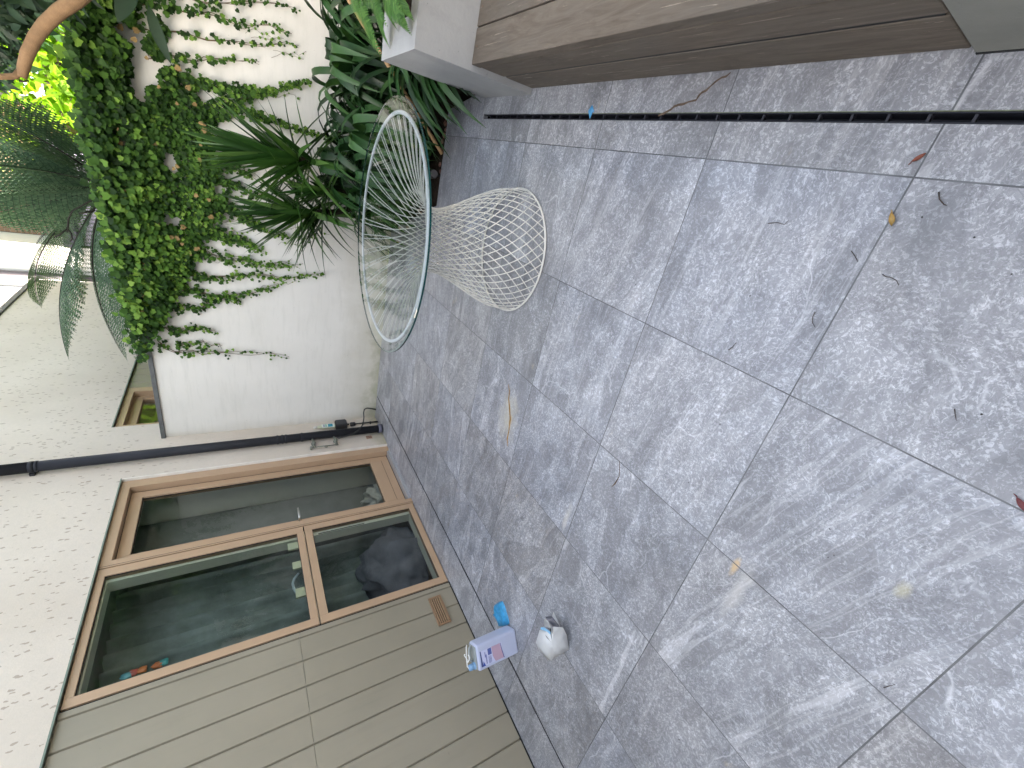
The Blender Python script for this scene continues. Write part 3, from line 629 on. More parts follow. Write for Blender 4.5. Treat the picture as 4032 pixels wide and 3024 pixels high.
MB().box(2.045, 2.95, -.9, .612, -.03, .648).build('block', M_CONCN, pier, bevel=.006, seg=3)
jt = MB(); jt.box(2.043, 2.048, -.5, .608, .0005, .007); jt.build('floor_joint', M_GAP, pier)

# ================================================================== wire table
TC = Vector((1.2266, 2.2976, 0))
tb_ = thing('wire_table', 'round glass-topped table on a white twisted wire base', 'table', TC)
zk = [(0.008, .344), (.118, .326), (.20, .292), (.28, .251), (.366, .206), (.436, .174), (.50, .158), (.56, .168), (.62, .235), (.68, .37), (.726, .520)]
def rad(z):
    for (a, ra), (b_, rb) in zip(zk[:-1], zk[1:]):
        if z <= b_:
            t = (z-a)/(b_-a); return ra+(rb-ra)*t
    return zk[-1][1]
def smooth_r(z):
    s = 0; wt = 0
    for k in range(-4, 5):
        zz = min(max(z+k*.010, .008), .726); q = math.exp(-k*k/6); s += rad(zz)*q; wt += q
    return s/wt
NW = 36; wire = MB()
for sgn in (1, -1):
    for k in range(NW):
        a0 = 2*math.pi*(k+(0 if sgn > 0 else .5))/NW; pts = []
        n = 26
        for i in range(n+1):
            z = .008+(.726-.008)*i/n; rr = smooth_r(z) if 0 < i < n else rad(z)
            # twist: gentle in the lower bell, quick through the waist, none near the top ring
            if z < .5: tw = -1.50*(1-z/.5)**1.05
            else: u = (z-.5)/.226; tw = .52*math.sin(min(1, u*1.35)*math.pi/2)
            a = a0+sgn*(tw*.8)
            pts.append((rr*math.cos(a), rr*math.sin(a), z))
        wire.tube(pts, .0027, 6, False)
wire.build('wire_cage', M_WIRE, tb_)
MB().ring((0, 0, .007), .346, .0055, 96, 8).build('base_ring', M_WIRE, tb_)
MB().ring((0, 0, .729), .532, .0090, 120, 10, .75).build('top_ring', M_RIM, tb_)
gl_ = MB(); zt, R, n = .7365, .591, 128
vs = [(R*math.cos(2*math.pi*i/n), R*math.sin(2*math.pi*i/n), z) for z in (zt+.002, zt+.0105) for i in range(n)]
rin = [(.985*R*math.cos(2*math.pi*i/n), .985*R*math.sin(2*math.pi*i/n), zt+.012) for i in range(n)]
gl_.add(rin, [tuple(range(n))], False)
o = gl_.build('glass_top', M_GLASS, tb_)
me = o.data
e_ = MB(); e_.add(vs, [(i, (i+1) % n, n+(i+1) % n, n+i) for i in range(n)], True)
e_.build('glass_edge', M_GEDGE, tb_)
e2 = MB(); e2.add(vs[n:]+rin, [(i, (i+1) % n, n+(i+1) % n, n+i) for i in range(n)], True); e2.build('polished_bevel', glass_mat('bevel_glass', (.70, .86, .82), 1.6), tb_)

# ================================================================== jerry can, glove, cut jug
U = Vector((.762, .648, 0)); Vv = Vector((-.597, .802, 0)); ang = math.atan2(U.y, U.x)
jc = thing('jerry_can', 'pale lilac plastic jerry can with a blue cap and printed label on the paving', 'jerry can', (-1.046, 1.218, 0), ang)
M_CAN = flat('lilac_plastic', (0.46, 0.50, 0.66), .38, .5, var=.05, sc=5)
M_CANT = flat('clear_grey_plastic', (0.30, 0.33, 0.33), .3, .5, var=.2, sc=25)
MB().box(0, .148, 0, .105, 0, .287).build('body', M_CAN, jc, bevel=.014, seg=4)
MB().box(.010, .138, .010, .095, .287, .294).build('shoulder', M_CANT, jc, bevel=.004)
MB().tube([(.135, .0525, .292), (.128, .0525, .312), (.10, .0525, .316), (.07, .0525, .316), (.052, .0525, .300)], .0075, 8).build('handle', M_CANT, jc)
M_CAP = flat('blue_cap', (0.20, 0.36, 0.58), .4)
MB().lathe((.028, .040, .292), [(.022, 0), (.022, .008), (.017, .010), (.017, .016), (.019, .018), (.0165, .040), (.010, .042)], 20).build('cap', M_CAP, jc)
tr_ = MB(); tr_.tube([(.028, .040, .333), (.030, .062, .334), (.08, .074, .326), (.13, .078, .318), (.142, .080, .312)], .0033, 8)
lp = []
for i in range(15):
    a = R_(30)+i*R_(310)/14; lp.append((.085+.020*math.cos(a), .045+.030*math.sin(a), .335+.006*math.sin(a*2)))
tr_.tube(lp, .0033, 8); tr_.build('spray_tube', flat('white_tube', (.80, .80, .78), .4), jc)
def lab(pts, name, col, off=.0012):
    m = MB(); m.add([(x, -off, z) for x, z in pts], [tuple(range(len(pts)))]); return m.build(name, flat(name+'_'+str(round(off*1e4)), col, .5, var=.03), jc)
lab([(.020, .115), (.108, .115), (.108, .268), (.020, .268)], 'label', (.56, .58, .78))
lab([(.020, .254), (.050, .258), (.108, .262), (.108, .268), (.020, .268)], 'label_band', (.05, .07, .22), .0016)
lab([(.020, .238), (.050, .252), (.020, .256)], 'label_band', (.04, .08, .38), .0016)
lab([(.020, .170), (.055, .185), (.108, .187), (.108, .128), (.060, .120), (.020, .112)], 'label_panel', (.46, .32, .42), .0016)
lab([(.070, .190), (.106, .190), (.106, .216), (.070, .216)], 'label_badge', (.09, .12, .36), .0016)
lab([(.018, .106), (.060, .115), (.108, .122), (.108, .126), (.060, .120), (.020, .112)], 'label_line', (.12, .12, .32), .0019)
tx = bmesh.new(); random.seed(2); prm = MB()
for row, (xa, xb, z, h_) in enumerate([(.066, .092, .233, .006), (.028, .078, .226, .007), (.024, .062, .210, .004), (.024, .062, .203, .004), (.026, .062, .196, .004)]):
    x = xa
    while x < xb:
        w_ = random.uniform(.0022, .0045); prm.add([(x, -.0021, z), (x+w_*.8, -.0021, z), (x+w_*.8, -.0021, z+h_*random.uniform(.7, 1.2)), (x, -.0021, z+h_)], [(0, 1, 2, 3)]); x += w_
prm.build('label_print', flat('label_ink', (.10, .12, .34), .5), jc)

def blob(name, outline, prof, mat, seed=1, nz=.004, parent=None):
    """inflated flat thing from a ground outline: rings shrinking towards the centre"""
    P = [Vector((p.x, p.y, 0)) for p in outline]; c = sum(P, Vector())/len(P); mb = MB(); vs = []; n = len(P)
    for s_, z in prof:
        for i, p in enumerate(P):
            q = c+(p-c)*s_; q.z = z+nz*2*mnoise.noise(Vector((q.x*28+seed, q.y*28, z*10))) if z > .001 else z
            vs.append(q)
    vs.append(c+Vector((0, 0, prof[-1][1]))); fs = []
    for r_ in range(len(prof)-1):
        for i in range(n): fs.append((r_*n+i, r_*n+(i+1) % n, (r_+1)*n+(i+1) % n, (r_+1)*n+i))
    k = len(prof)-1
    for i in range(n): fs.append((k*n+i, k*n+(i+1) % n, len(vs)-1))
    mb.add(vs, fs, True); o = mb.build(name, mat, parent); return o
def smoothloop(L, n=4):
    out = []
    m = len(L)
    for i in range(m):
        p0, p1, p2, p3 = L[i-1], L[i], L[(i+1) % m], L[(i+2) % m]
        for k in range(n):
            t = k/n; out.append(0.5*((2*p1)+(p2-p0)*t+(2*p0-5*p1+4*p2-p3)*t*t+(3*p1-p0-3*p2+p3)*t**3))
    return out
S4 = 470/2212
def g4(x, y): return 1800+x*S4, 2330+y*S4
gl_pts = [at_z(*g4(*a), 0) for a in [(825, 172), (740, 215), (692, 262), (690, 330), (712, 385), (688, 405), (700, 450), (728, 500), (768, 565), (780, 630), (860, 640), (962, 600), (955, 500), (925, 400), (895, 290), (860, 205)]]
M_GLOVE = flat('blue_nitrile', (0.035, 0.27, 0.52), .42, .5, var=.25, sc=40)
o = blob('rubber_glove', smoothloop(gl_pts, 3), [(1.0, 0.0005), (.97, .008), (.86, .015), (.62, .018), (.35, .021), (.15, .017)], M_GLOVE, 3, .006)
tag(o, 'crumpled bright blue rubber glove on the paving behind the jerry can', 'glove')
jug = thing('cut_jug', 'white plastic jug cut open with a handle slot lying on the paving', 'jug', (0, 0, 0))
S5 = 180/1271
def j3(x, y, z): return at_z(2090+x*S5, 2390+y*S5, z)
M_JUG = flat('white_jug_plastic', (0.70, 0.71, 0.72), .4, .5, var=.04)
P_ = {k: j3(*v) for k, v in dict(a=(245, 640, .085), b=(138, 990, .045), c=(225, 1200, .015), d=(470, 1470, .0), e=(575, 1500, .0), f=(655, 1385, .008), g=(645, 1250, .07), h=(598, 985, .115), i=(545, 770, .118), j=(400, 650, .105), hh=(420, 1050, .095), hg=(430, 1320, .04),
      k=(618, 550, .085), l=(895, 565, .055), m=(1000, 790, .028), n=(1062, 1172, 0), o=(905, 1282, 0), p=(882, 1080, .040), q=(650, 800, .105), r=(760, 1000, .085),
      s=(362, 320, .06), t=(375, 540, .085), u=(480, 390, .085), w=(560, 600, .11), x=(610, 780, .12), y=(635, 130, .02), z=(820, 550, .03), aa=(590, 250, .045), bb=(700, 420, .02), cc=(400, 270, .055)).items()}
def faces(name, fl_, mat, th=.0018, sub=0):
    ks = sorted({k for f in fl_ for k in f}); mb = MB(); mb.add([P_[k] for k in ks], [tuple(ks.index(k) for k in f) for f in fl_], True); o = mb.build(name, mat, jug)
    s_ = o.modifiers.new('s', 'SOLIDIFY'); s_.thickness = th
    return o
faces('near_shell', [('a', 'b', 'hh'), ('b', 'c', 'hg', 'hh'), ('c', 'd', 'e', 'hg'), ('e', 'f', 'g', 'hg'), ('hh', 'hg', 'g', 'h'), ('a', 'hh', 'h', 'i', 'j')], M_JUG)
faces('far_shell', [('k', 'l', 'q'), ('l', 'm', 'r', 'q'), ('m', 'n', 'p', 'r'), ('n', 'o', 'p'), ('o', 'f', 'g', 'p'), ('p', 'g', 'r'), ('g', 'h', 'q', 'r'), ('h', 'x', 'k', 'q')], M_JUG)
faces('flap', [('s', 't', 'w', 'u'), ('w', 'h', 'x', 'u')], M_JUG)
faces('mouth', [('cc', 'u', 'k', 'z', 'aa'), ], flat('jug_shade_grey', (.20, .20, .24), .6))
faces('lip', [('y', 'z', 'bb', 'aa')], M_JUG)
fs_ = MB(); fs_.add([j3(395, 762, .112), j3(580, 998, .119), j3(520, 930, .116), j3(440, 850, .112)], [(0, 1, 2, 3)]); 
fs_.build('handle_slot', M_GAP, jug)  # flat dark face painted as the shade inside the hole
fs_ = MB(); fs_.add([j3(275, 565, .10), j3(380, 565, .104), j3(550, 690, .121), j3(545, 765, .121), j3(440, 680, .114), j3(270, 620, .10)], [(0, 1, 2, 3, 4, 5)])
fs_.build('blue_trim', flat('pale_blue_trim', (.25, .50, .74), .5), jug)

# ================================================================== litter on the paving
def leafbit(name, px, py, s, rz, mat, label, cat, curl=.6):
    p = at_z(px, py, 0); m = MB(); vs = []; n = 7
    for i in range(n):
        t = i/(n-1)*2-1; wd = .34*(1-t*t)+.02
        for k in (-1, 0, 1): vs.append((t*s, k*wd*s, s*curl*(abs(k)*.35+.22*t*t)+.001))
    fs = [(i*3+k, i*3+k+1, i*3+k+4, i*3+k+3) for i in range(n-1) for k in (0, 1)]
    m.add(vs, fs, True); m.tube([(s, 0, s*curl*.2), (s*1.45, s*.12, .002)], [.0012, .0008], 5); o = m.build(name, mat); o.location = p; o.rotation_euler.z = rz; tag(o, label, cat); return o
leafbit('fallen_leaf', 3024+.4557*1305, .4557*1365, .014, 2.4, flat('russet_leaf', (.20, .055, .03), .6, var=.3, sc=80), 'small russet fallen leaf on a joint beside the drain', 'leaf')
leafbit('fallen_leaf', 3024+.4557*1080, 756+.4557*240, .017, .5, flat('ochre_leaf', (.42, .27, .08), .5, var=.3, sc=80), 'curled yellow-brown fallen leaf lying on a paving joint', 'leaf', 1.2)
leafbit('fallen_leaf', 4024, 1985, .016, .9, flat('dark_red_leaf', (.14, .03, .035), .6, var=.3, sc=80), 'dark red leaf scrap at the edge of the nearest slab', 'leaf')
M_TWIG = flat('twig_brown', (.055, .04, .032), .8, var=.3, sc=60)
def twig(L, org, r, label, s=.4557):
    pts = [at_z(org[0]+a*s, org[1]+b_*s, .0025+.002*(i % 2)) for i, (a, b_) in enumerate(L)]
    r *= .75; tag(MB().tube(pts, [r]+[r*.75]*(len(pts)-2)+[r*.4], 5).build('twig', M_TWIG), label, 'twig', 'twigs on the paving')
twig([(720, 512), (745, 545), (765, 580), (775, 605)], (3024, 756), .0016, 'short straight twig just above the long joint on the near paving')
twig([(990, 712), (1015, 730), (1065, 738), (1110, 765), (1130, 808)], (3024, 756), .0017, 'bent dark twig just below the curled yellow leaf')
twig([(408, 1035), (385, 1080), (382, 1125), (408, 1170)], (3024, 756), .0017, 'curved twig on the bluish slab nearest the long joint')
twig([(0, 272), (80, 262), (140, 282), (182, 240)], (3024, 756), .0015, 'thin wavy twig on the bluish slab near the drain side')
twig([(1612, 215), (1618, 270), (1628, 316)], (3024, 1512), .0015, 'tiny tan twig with a forked head in the middle of the nearest slab')
twig([(1000, 965), (1045, 950), (1100, 938)], (3024, 2268), .0015, 'tiny dark twig near the crossing of joints at the bottom')
twig([(1870, 1365), (1905, 1340), (1940, 1300)], (2016, 756), .0022, 'dark forked twig beside the pale band in the middle slab')
twig([(1475, 0), (1480, 60), (1520, 108), (1545, 115)], (3024, 756), .0022, 'curved dark stalk on the slab beside the drain')
sc_ = [at_z(2016+.4557*a, .4557*b_, 0) for a, b_ in [(695, 905), (660, 960), (672, 1030), (700, 970), (712, 965)]]
o = blob('plastic_scrap', sc_, [(1, .0005), (.8, .004), (.4, .006)], flat('blue_scrap', (.07, .27, .50), .4), 2, .003); tag(o, 'torn scrap of blue plastic on the paving at the edge of the drain', 'scrap')
sc_ = [at_z(2016+.4557*a, .4557*b_, -.007) for a, b_ in [(1445, 1040), (1465, 1035), (1462, 1062), (1452, 1058)]]
o = blob('plastic_scrap', sc_, [(1, .0005), (.6, .003)], flat('light_blue_scrap', (.16, .34, .5), .4), 4, .002); o.location.z = -.007; tag(o, 'tiny blue plastic scrap lying inside the drain slot', 'scrap')
random.seed(9); gr = MB()
for k in range(70):
    x, y = random.uniform(-1.0, 2.0), random.uniform(.15, 3.6); s = random.uniform(.0012, .0028)
    gr.lathe((x, y, 0), [(s*.6, 0), (s, s*.5), (s*.5, s)], 5)
tag(gr.build('grit', flat('dark_grit', (.03, .027, .024), .8)), 'dark seeds and grit scattered over the paving', 'grit', kind='stuff')

# ================================================================== PLANTS
def rnd(a, b_): return random.uniform(a, b_)
# ---- ivy on the garden wall (regions measured on the wall face)
DENSE = [(150, -40), (262, -40), (335, 40), (365, 110), (400, 180), (440, 250), (450, 330), (485, 390), (480, 470), (440, 520), (415, 570), (385, 630), (350, 690), (322, 735), (305, 770), (280, 700), (258, 620), (240, 560), (225, 480), (205, 400), (185, 300), (172, 200), (160, 100)]
STR = [ # strand polyline (picture 2212-scale), half width, leaves, young share
 ([(270, -20), (360, 20), (450, 30), (520, 55), (570, 50), (630, 75)], 16, 75, .3), ([(300, 60), (400, 75), (500, 92), (600, 96), (645, 100)], 9, 42, .3),
 ([(290, 10), (380, -10), (480, 10), (560, 0), (640, 20)], 20, 70, .15), ([(320, 120), (420, 130), (500, 128), (560, 135)], 14, 50, .3),
 ([(380, 170), (470, 190), (560, 200), (620, 185), (670, 175)], 16, 230, .45), ([(430, 240), (520, 215), (590, 200)], 18, 120, .4),
 ([(440, 260), (520, 235), (600, 265), (660, 285), (720, 300)], 12, 200, .6), ([(450, 300), (520, 330), (570, 350)], 14, 90, .3),
 ([(450, 350), (510, 360), (540, 380)], 16, 90, .2), ([(470, 440), (530, 470), (580, 500), (620, 512)], 11, 150, .55), ([(440, 500), (520, 520), (570, 545)], 16, 130, .7),
 ([(400, 540), (500, 560), (560, 570), (625, 575)], 14, 120, .7), ([(390, 590), (470, 600), (540, 590), (600, 600), (700, 592)], 12, 110, .6), ([(380, 620), (460, 640), (530, 635), (600, 615)], 13, 110, .5),
 ([(350, 660), (430, 665), (480, 640), (520, 655)], 12, 90, .4), ([(330, 700), (380, 715), (430, 705), (470, 720)], 10, 60, .3), ([(340, 735), (390, 765), (450, 755), (500, 762), (560, 758), (625, 772)], 10, 40, .5), ([(380, 745), (440, 740), (480, 748)], 9, 22, .5),
 ([(430, 380), (500, 395), (540, 420), (590, 425)], 10, 90, .35)]
K = 4032/2212
def leafshape(s):
    # five-lobed ivy leaf, slightly folded along the midrib; stem at origin, tip towards +y
    P = [(0, 0, 0), (.32, -.12, .05), (.56, .16, .10), (.47, .40, .07), (.50, .60, .08), (.26, .72, .02), (0, 1.02, -.05), (-.26, .72, .02), (-.50, .60, .08), (-.47, .40, .07), (-.56, .16, .10), (-.32, -.12, .05), (0, .40, -.02)]
    return [Vector(p)*s for p in P], [(12, i, i+1) for i in range(1, 11)]+[(0, 1, 12), (11, 0, 12)]
def add_leaf(mb, p, s, down, nrm, spin):
    "leaf hangs with its tip towards `down`, faces nrm"
    vs, fs = leafshape(s); y = Vector(down); n = Vector(nrm).normalized(); y = (y-n*y.dot(n)).normalized(); x = y.cross(n)
    c_, s_ = math.cos(spin), math.sin(spin); x2 = x*c_+y*s_; y2 = y*c_-x*s_
    mb.add([Vector(p)+x2*v.x+y2*v.y+n*v.z for v in vs], fs, True)
random.seed(11)
ivy = thing('ivy', 'dense green ivy spilling over the coping and trailing down the white garden wall', 'ivy', (0, 0, 0))
old, young, stems = MB(), MB(), MB()
def wallpt(px, py, Y=4.69): return at_y(px*K, py*K, Y)
n_ = 0
while n_ < 9800:
    x, y = rnd(140, 500), rnd(-60, 790)
    if not inpoly(x+rnd(-12, 12), y+rnd(-12, 12), DENSE): continue
    # patchier towards the lower edge near the right-hand end of the wall
    gap = mnoise.noise(Vector((x*.018, y*.018, 3)))
    if y < 190 and x > 250 and gap > .16-(x-250)*.003: continue
    if gap > .46: continue
    p = wallpt(x, y); top = max(0, (p.z-1.75)/.4)
    p.y -= rnd(.015, .07+.13*top)
    if p.z > 2.05: p.y += rnd(-.02, .16)
    nr = Vector((rnd(-.5, .5), -1, rnd(-.1, .9)))
    isy = random.random() < (.14 if y < 400 else .60) and mnoise.noise(Vector((x*.03, y*.03, 9))) > -.1
    add_leaf(young if isy else old, p, rnd(.022, .045)*(.85+.40*top), (0, 0, -1), nr, rnd(-1.1, 1.1)); n_ += 1
# crown of the ivy along the top of the wall
for k in range(900):
    x = rnd(-.45, 2.6); z = 2.125+abs(random.gauss(0, .055))*(1.2 if x > .2 else .55); p = Vector((x, 4.72+rnd(-.10, .20), z))
    if x < -.05 and random.random() < .5: continue
    add_leaf(old if random.random() < .85 else young, p, rnd(.035, .075), (rnd(-.4, .4), -.3, -1), (rnd(-.6, .6), -1, rnd(.1, 1.4)), rnd(-1.5, 1.5))
def along(L, t):
    seg = [(Vector(b_)-Vector(a)).length for a, b_ in zip(L[:-1], L[1:])]; d = t*sum(seg)
    for i, s in enumerate(seg):
        if d <= s or i == len(seg)-1: return Vector(L[i]).lerp(Vector(L[i+1]), min(1, d/s))
        d -= s
for L, hw, cnt, ysh in STR:
    for k in range(int(cnt*1.5)):
        t = random.random()**1.15; q = along(L, t); w_ = hw*(1-.6*t)
        p = wallpt(q.x+random.gauss(0, w_*.6), q.y+random.gauss(0, w_*.6)); p.y -= rnd(.008, .045)
        add_leaf(young if random.random() < ysh*(.4+t) else old, p, rnd(.020, .040)*(1.1-.5*t), (0, 0, -1), (rnd(-.4, .4), -1, rnd(-.1, .7)), rnd(-1.2, 1.2))
    for rep in range(2):
        pts = []
        for i in range(15):
            q = along(L, i/14); pts.append(wallpt(q.x, q.y+rep*rnd(-6, 6)+3*math.sin(i*1.3+rep)) - Vector((0, .004+.004*rep, 0)))
        stems.tube(pts, [.0038-.0024*i/14 for i in range(15)], 5)
for k in range(26):     # thin bare runners reaching below the leaves
    x, y = random.choice([(rnd(450, 520), rnd(380, 640)), (rnd(520, 640), rnd(40, 300)), (rnd(560, 640), rnd(480, 620))]); pts = []
    for i in range(9):
        pts.append(wallpt(x, y)-Vector((0, .003, 0))); x += rnd(5, 13); y += rnd(-7, 7)
    stems.tube(pts, .0011, 4)
    for i in (2, 4, 5, 7): add_leaf(young, pts[i]-Vector((0, .004, 0)), rnd(.010, .022), (0, 0, -1), (rnd(-.3, .3), -1, .2), rnd(-1, 1))
dead = MB()
for k in range(90):
    x, y = rnd(200, 480), rnd(0, 700)
    if not inpoly(x, y, DENSE): continue
    add_leaf(dead, wallpt(x, y)-Vector((0, rnd(.06, .13), 0)), rnd(.02, .04), (0, 0, -1), (rnd(-.5, .5), -1, rnd(-.1, .7)), rnd(-1.4, 1.4))
dead.build('withered_foliage', flat('withered_ivy', (.22, .15, .06), .7, .2, var=.4, sc=30), ivy)
old.build('foliage', M_IVY, ivy); young.build('young_foliage', M_IVYL, ivy); stems.build('stem', M_STEM, ivy)

# ---- strap leaved clumps in the bed
def strap_clump(name, label, base, n, L, spread, seed, w=.028, lean=(0, 0), mat=M_STRAP, droop=1.0, hmin=.35):
    random.seed(seed); root = thing(name, label, 'plant', base, 0, 'strap-leaved plants in the bed'); mb = MB()
    for k in range(n):
        a = rnd(0, 2*math.pi); out = Vector((math.cos(a), math.sin(a), 0)); side = out.cross(Vector((0, 0, 1)))
        h = L*rnd(.42, .80); o_ = L*rnd(.18, .62)*spread; st = rnd(.25, 1.0)*droop
        b0 = out*rnd(.01, .10)+Vector((rnd(-.04, .04), rnd(-.04, .04), 0)); sw = side*rnd(-.18, .18)*L; ln_ = Vector((lean[0], lean[1], 0))
        C = [b0, b0+out*o_*.10+Vector((0, 0, h*1.05)), b0+out*o_*.62+Vector((0, 0, h*1.22))+sw*.4+ln_*.5, b0+out*o_*1.05+Vector((0, 0, h*(1.0-.85*st)))+sw+ln_]
        pts = []; ws = []; m_ = 15
        for i in range(m_):
            t = i/(m_-1); Q = C[:]
            while len(Q) > 1: Q = [p.lerp(q, t) for p, q in zip(Q[:-1], Q[1:])]
            p = Q[0]; p.z = max(p.z, .03)
            if p.y+base[1] > 4.66: p.y = 4.66-base[1]
            pts.append(p); ws.append(w*(.60+.45*min(1, t*2.5))*(1-max(0, (t-.60)/.40)**2.2)+.0008)
        mb.ribbon(pts, ws, side, .22)
    mb.build('foliage', mat, root); return root
strap_clump('strap_plant', 'tall strap-leaved clump behind the planter with a bamboo cane across it', (2.12, 4.06, -.04), 105, 1.12, .95, 21, .027)
strap_clump('strap_plant', 'strap-leaved clump rising behind the right half of the glass table', (1.68, 3.90, -.04), 85, 1.04, .9, 22, .026)
strap_clump('strap_plant', 'strap-leaved clump at the left end of the bed seen through the glass top', (1.34, 3.96, -.04), 80, .92, .9, 23, .025)
strap_clump('strap_plant', 'strap-leaved clump against the garden wall under the two yuccas', (1.40, 4.36, -.04), 60, 1.10, .8, 27, .025)
strap_clump('strap_plant', 'dark strap leaves sprawling low over the bed edge beside the planter', (2.34, 3.40, -.04), 130, .66, 1.35, 24, .022, (-.15, -.02))
strap_clump('strap_plant', 'broad strap leaves at the top right corner above the planter', (2.74, 3.95, -.04), 80, 1.25, .9, 25, .030)
strap_clump('strap_plant', 'low strap-leaved clump at the foot of the garden wall nearest the table', (1.10, 4.32, -.04), 46, .62, 1.1, 26, .014)
# ---- yuccas
def yucca(label, top, foot, n, L, seed, lean, w=.023):
    random.seed(seed); root = thing('yucca', label, 'yucca', foot, 0, 'spiky yuccas by the wall'); mb = MB(); T = Vector(top)-Vector(foot)
    for k in range(n):
        a = rnd(0, 2*math.pi); el = rnd(.1, 1.45) if k % 3 else rnd(-1.1, .2); d = Vector((math.cos(a)*math.cos(el), math.sin(a)*math.cos(el)*.8, math.sin(el)))+Vector(lean); d.normalize()
        ln = L*rnd(.75, 1.1); p = T*(1-rnd(0, .18)*(el < .5))+Vector((0, 0, rnd(-.06, .05))); side = d.cross(Vector((0, 0, 1)))
        if side.length < .1: side = Vector((1, 0, 0))
        side.normalize(); pts = []; ws = []
        for i in range(9):
            t = i/8; pts.append(p.copy()); ws.append(w*(.7+.5*min(1, t*4))*(1-t**2.2)+.0004); p = p+d*(ln/8); d = (d-Vector((0, 0, .012+.05*max(0, -d.z+.4)))).normalized()
            if T.y+foot[1] > 0 and p.y+foot[1] > 4.66: p.y = 4.66-foot[1]
        mb.ribbon(pts, ws, side, .35)
    mb.build('foliage', M_YUC, root)
    MB().tube([(0, 0, 0), (T.x*.3+.02, T.y*.3, T.z*.35), (T.x*.8, T.y*.8, T.z*.75), tuple(T)], [.03, .026, .024, .022], 10).build('stem', M_TRUNK, root)
yucca('taller yucca rosette with long pointed leaves reaching up over the ivy', (1.39, 4.20, 1.00), (1.45, 4.35, -.04), 92, .62, 31, (-.10, -.05, .55))
yucca('shorter yucca rosette, the left one above the glass table', (0.995, 4.22, .88), (1.20, 4.30, -.04), 84, .55, 32, (-.35, -.05, .40))
yucca('small lowest yucca rosette between the two larger ones and the strap leaves', (1.20, 4.16, .74), (1.32, 4.25, -.04), 40, .34, 33, (-.2, -.2, .2), .018)
# dark stems and small leaves under the left yucca
# ---- ferns
def frond(mb, rm, C, n, L, wmax, pn=10, droop=(0, 0, -1), pinnate2=True, curl=.35, rr=.006):
    """bipinnate frond: C = control points of the rachis"""
    C = [Vector(c) for c in C]
    def bez(t):
        Q = C[:]
        while len(Q) > 1: Q = [a.lerp(b_, t) for a, b_ in zip(Q[:-1], Q[1:])]
        return Q[0]
    pts = [bez(i/24) for i in range(25)]; rm.tube(pts, [rr*(1-.85*i/24) for i in range(25)], 5)
    nrm = (C[1]-C[0]).cross(C[-1]-C[0])
    if nrm.length < 1e-4: nrm = Vector((0, -1, 0))
    nrm.normalize(); dr = Vector(droop)
    for i in range(n):
        t = .16+.84*i/(n-1); p = bez(t); tg = (bez(min(1, t+.02))-bez(max(0, t-.02))).normalized()
        for sg in (1, -1):
            side = (nrm*sg).normalized(); s_ = side-tg*side.dot(tg); s_.normalize()
            ln = wmax*(math.sin(min(1, (t-.10)/.45)*math.pi/2) if t < .55 else 1-((t-.55)/.45)**1.5*.93)*rnd(.92, 1.05)
            d = (s_+tg*.55+dr*.15).normalized(); q = p.copy(); m_ = max(4, int(pn*ln/wmax)+2); st = ln/m_; pv = []
            bn = d.cross(tg); bn = bn.normalized() if bn.length > 1e-3 else Vector((0, -1, 0))
            for j in range(m_+1):
                pv.append(q.copy())
                u = j/m_
                if pinnate2 and j > 0:
                    pl_ = wmax*.19*(1-u)**.7+wmax*.012; e = d.cross(bn).normalized()
                    for g_ in (1, -1):
                        a = (e*g_+d*.45).normalized(); wv = d*st*.36
                        mb.add([q-wv, q+wv, q+a*pl_+wv*.2, q+a*pl_*.6-wv*.8], [(0, 1, 2, 3)])
                q = q+d*st; d = (d+dr*curl*.14+tg*.02).normalized()
            if pinnate2: rm.tube(pv, .0012, 3, False)
            else:
                ws = [st*.9*(1-.9*j/m_)+.0008 for j in range(m_+1)]
                mb.ribbon(pv, ws, tg, .1)
random.seed(41)
TF = thing('tree_fern', 'tree fern with long feathery arching fronds behind the garden wall', 'tree fern', (0, 0, 0))
fm, rm = MB(), MB()
def W(px, py, Y): return at_y(px, py, Y)
CR = W(440, 735, 5.55); CR_PY = 735
SP = [ # tip, control pixels and distances, pinna length
 ((264, 1398, 5.35), (150, 1060, 5.4), .42), ((157, 1196, 5.9), (60, 960, 5.9), .32), ((490, 1403, 5.15), (255, 1020, 5.2), .38), ((548, 1425, 5.0), (420, 1100, 5.05), .20),
 ((-140, 640, 5.2), (200, 660, 5.4), .33), ((-120, 850, 5.3), (200, 800, 5.4), .30), ((-160, 400, 5.4), (200, 540, 5.4), .33),
 ((120, 1000, 6.6), (200, 850, 6.0), .26), ((330, 1190, 6.2), (240, 900, 5.9), .25), ((-80, 540, 6.4), (150, 600, 6.0), .30), ((-60, 750, 6.5), (150, 760, 6.0), .28), ((400, 1150, 5.4), (330, 930, 5.4), .20)]
for (tip, ct, pw) in SP:
    frond(fm, rm, [CR, W(*ct), W(*tip)], 26, 1, pw, 13, droop=(0, 0, -1), rr=.010)
for k in range(5):
    ty = rnd(330, 900); tx_ = rnd(-220, 60); yy = rnd(5.0, 6.4)
    frond(fm, rm, [CR, W(rnd(180, 260), CR_PY+(ty-CR_PY)*.45, 5.4), W(tx_, ty, yy)], 24, 1, rnd(.24, .34), 12, droop=(0, 0, -1), rr=.009)
fm.build('foliage', M_FERN, TF); rm.build('rachis', M_RACH, TF)
MB().tube([(CR.x+.05, CR.y+.25, -.1), (CR.x+.02, CR.y+.1, 1.2), tuple(CR)], [.11, .10, .08], 12).build('trunk', M_TRUNK, TF)
dd = MB()
for L in ([(395, 772), (340, 800), (285, 830), (270, 860), (265, 915)], [(375, 828), (330, 838), (310, 840)], [(265, 900), (235, 925), (212, 935)], [(262, 895), (280, 920), (285, 940), (275, 950)]):
    dd.tube([W(a, b_, 5.2) for a, b_ in L], .007, 6)
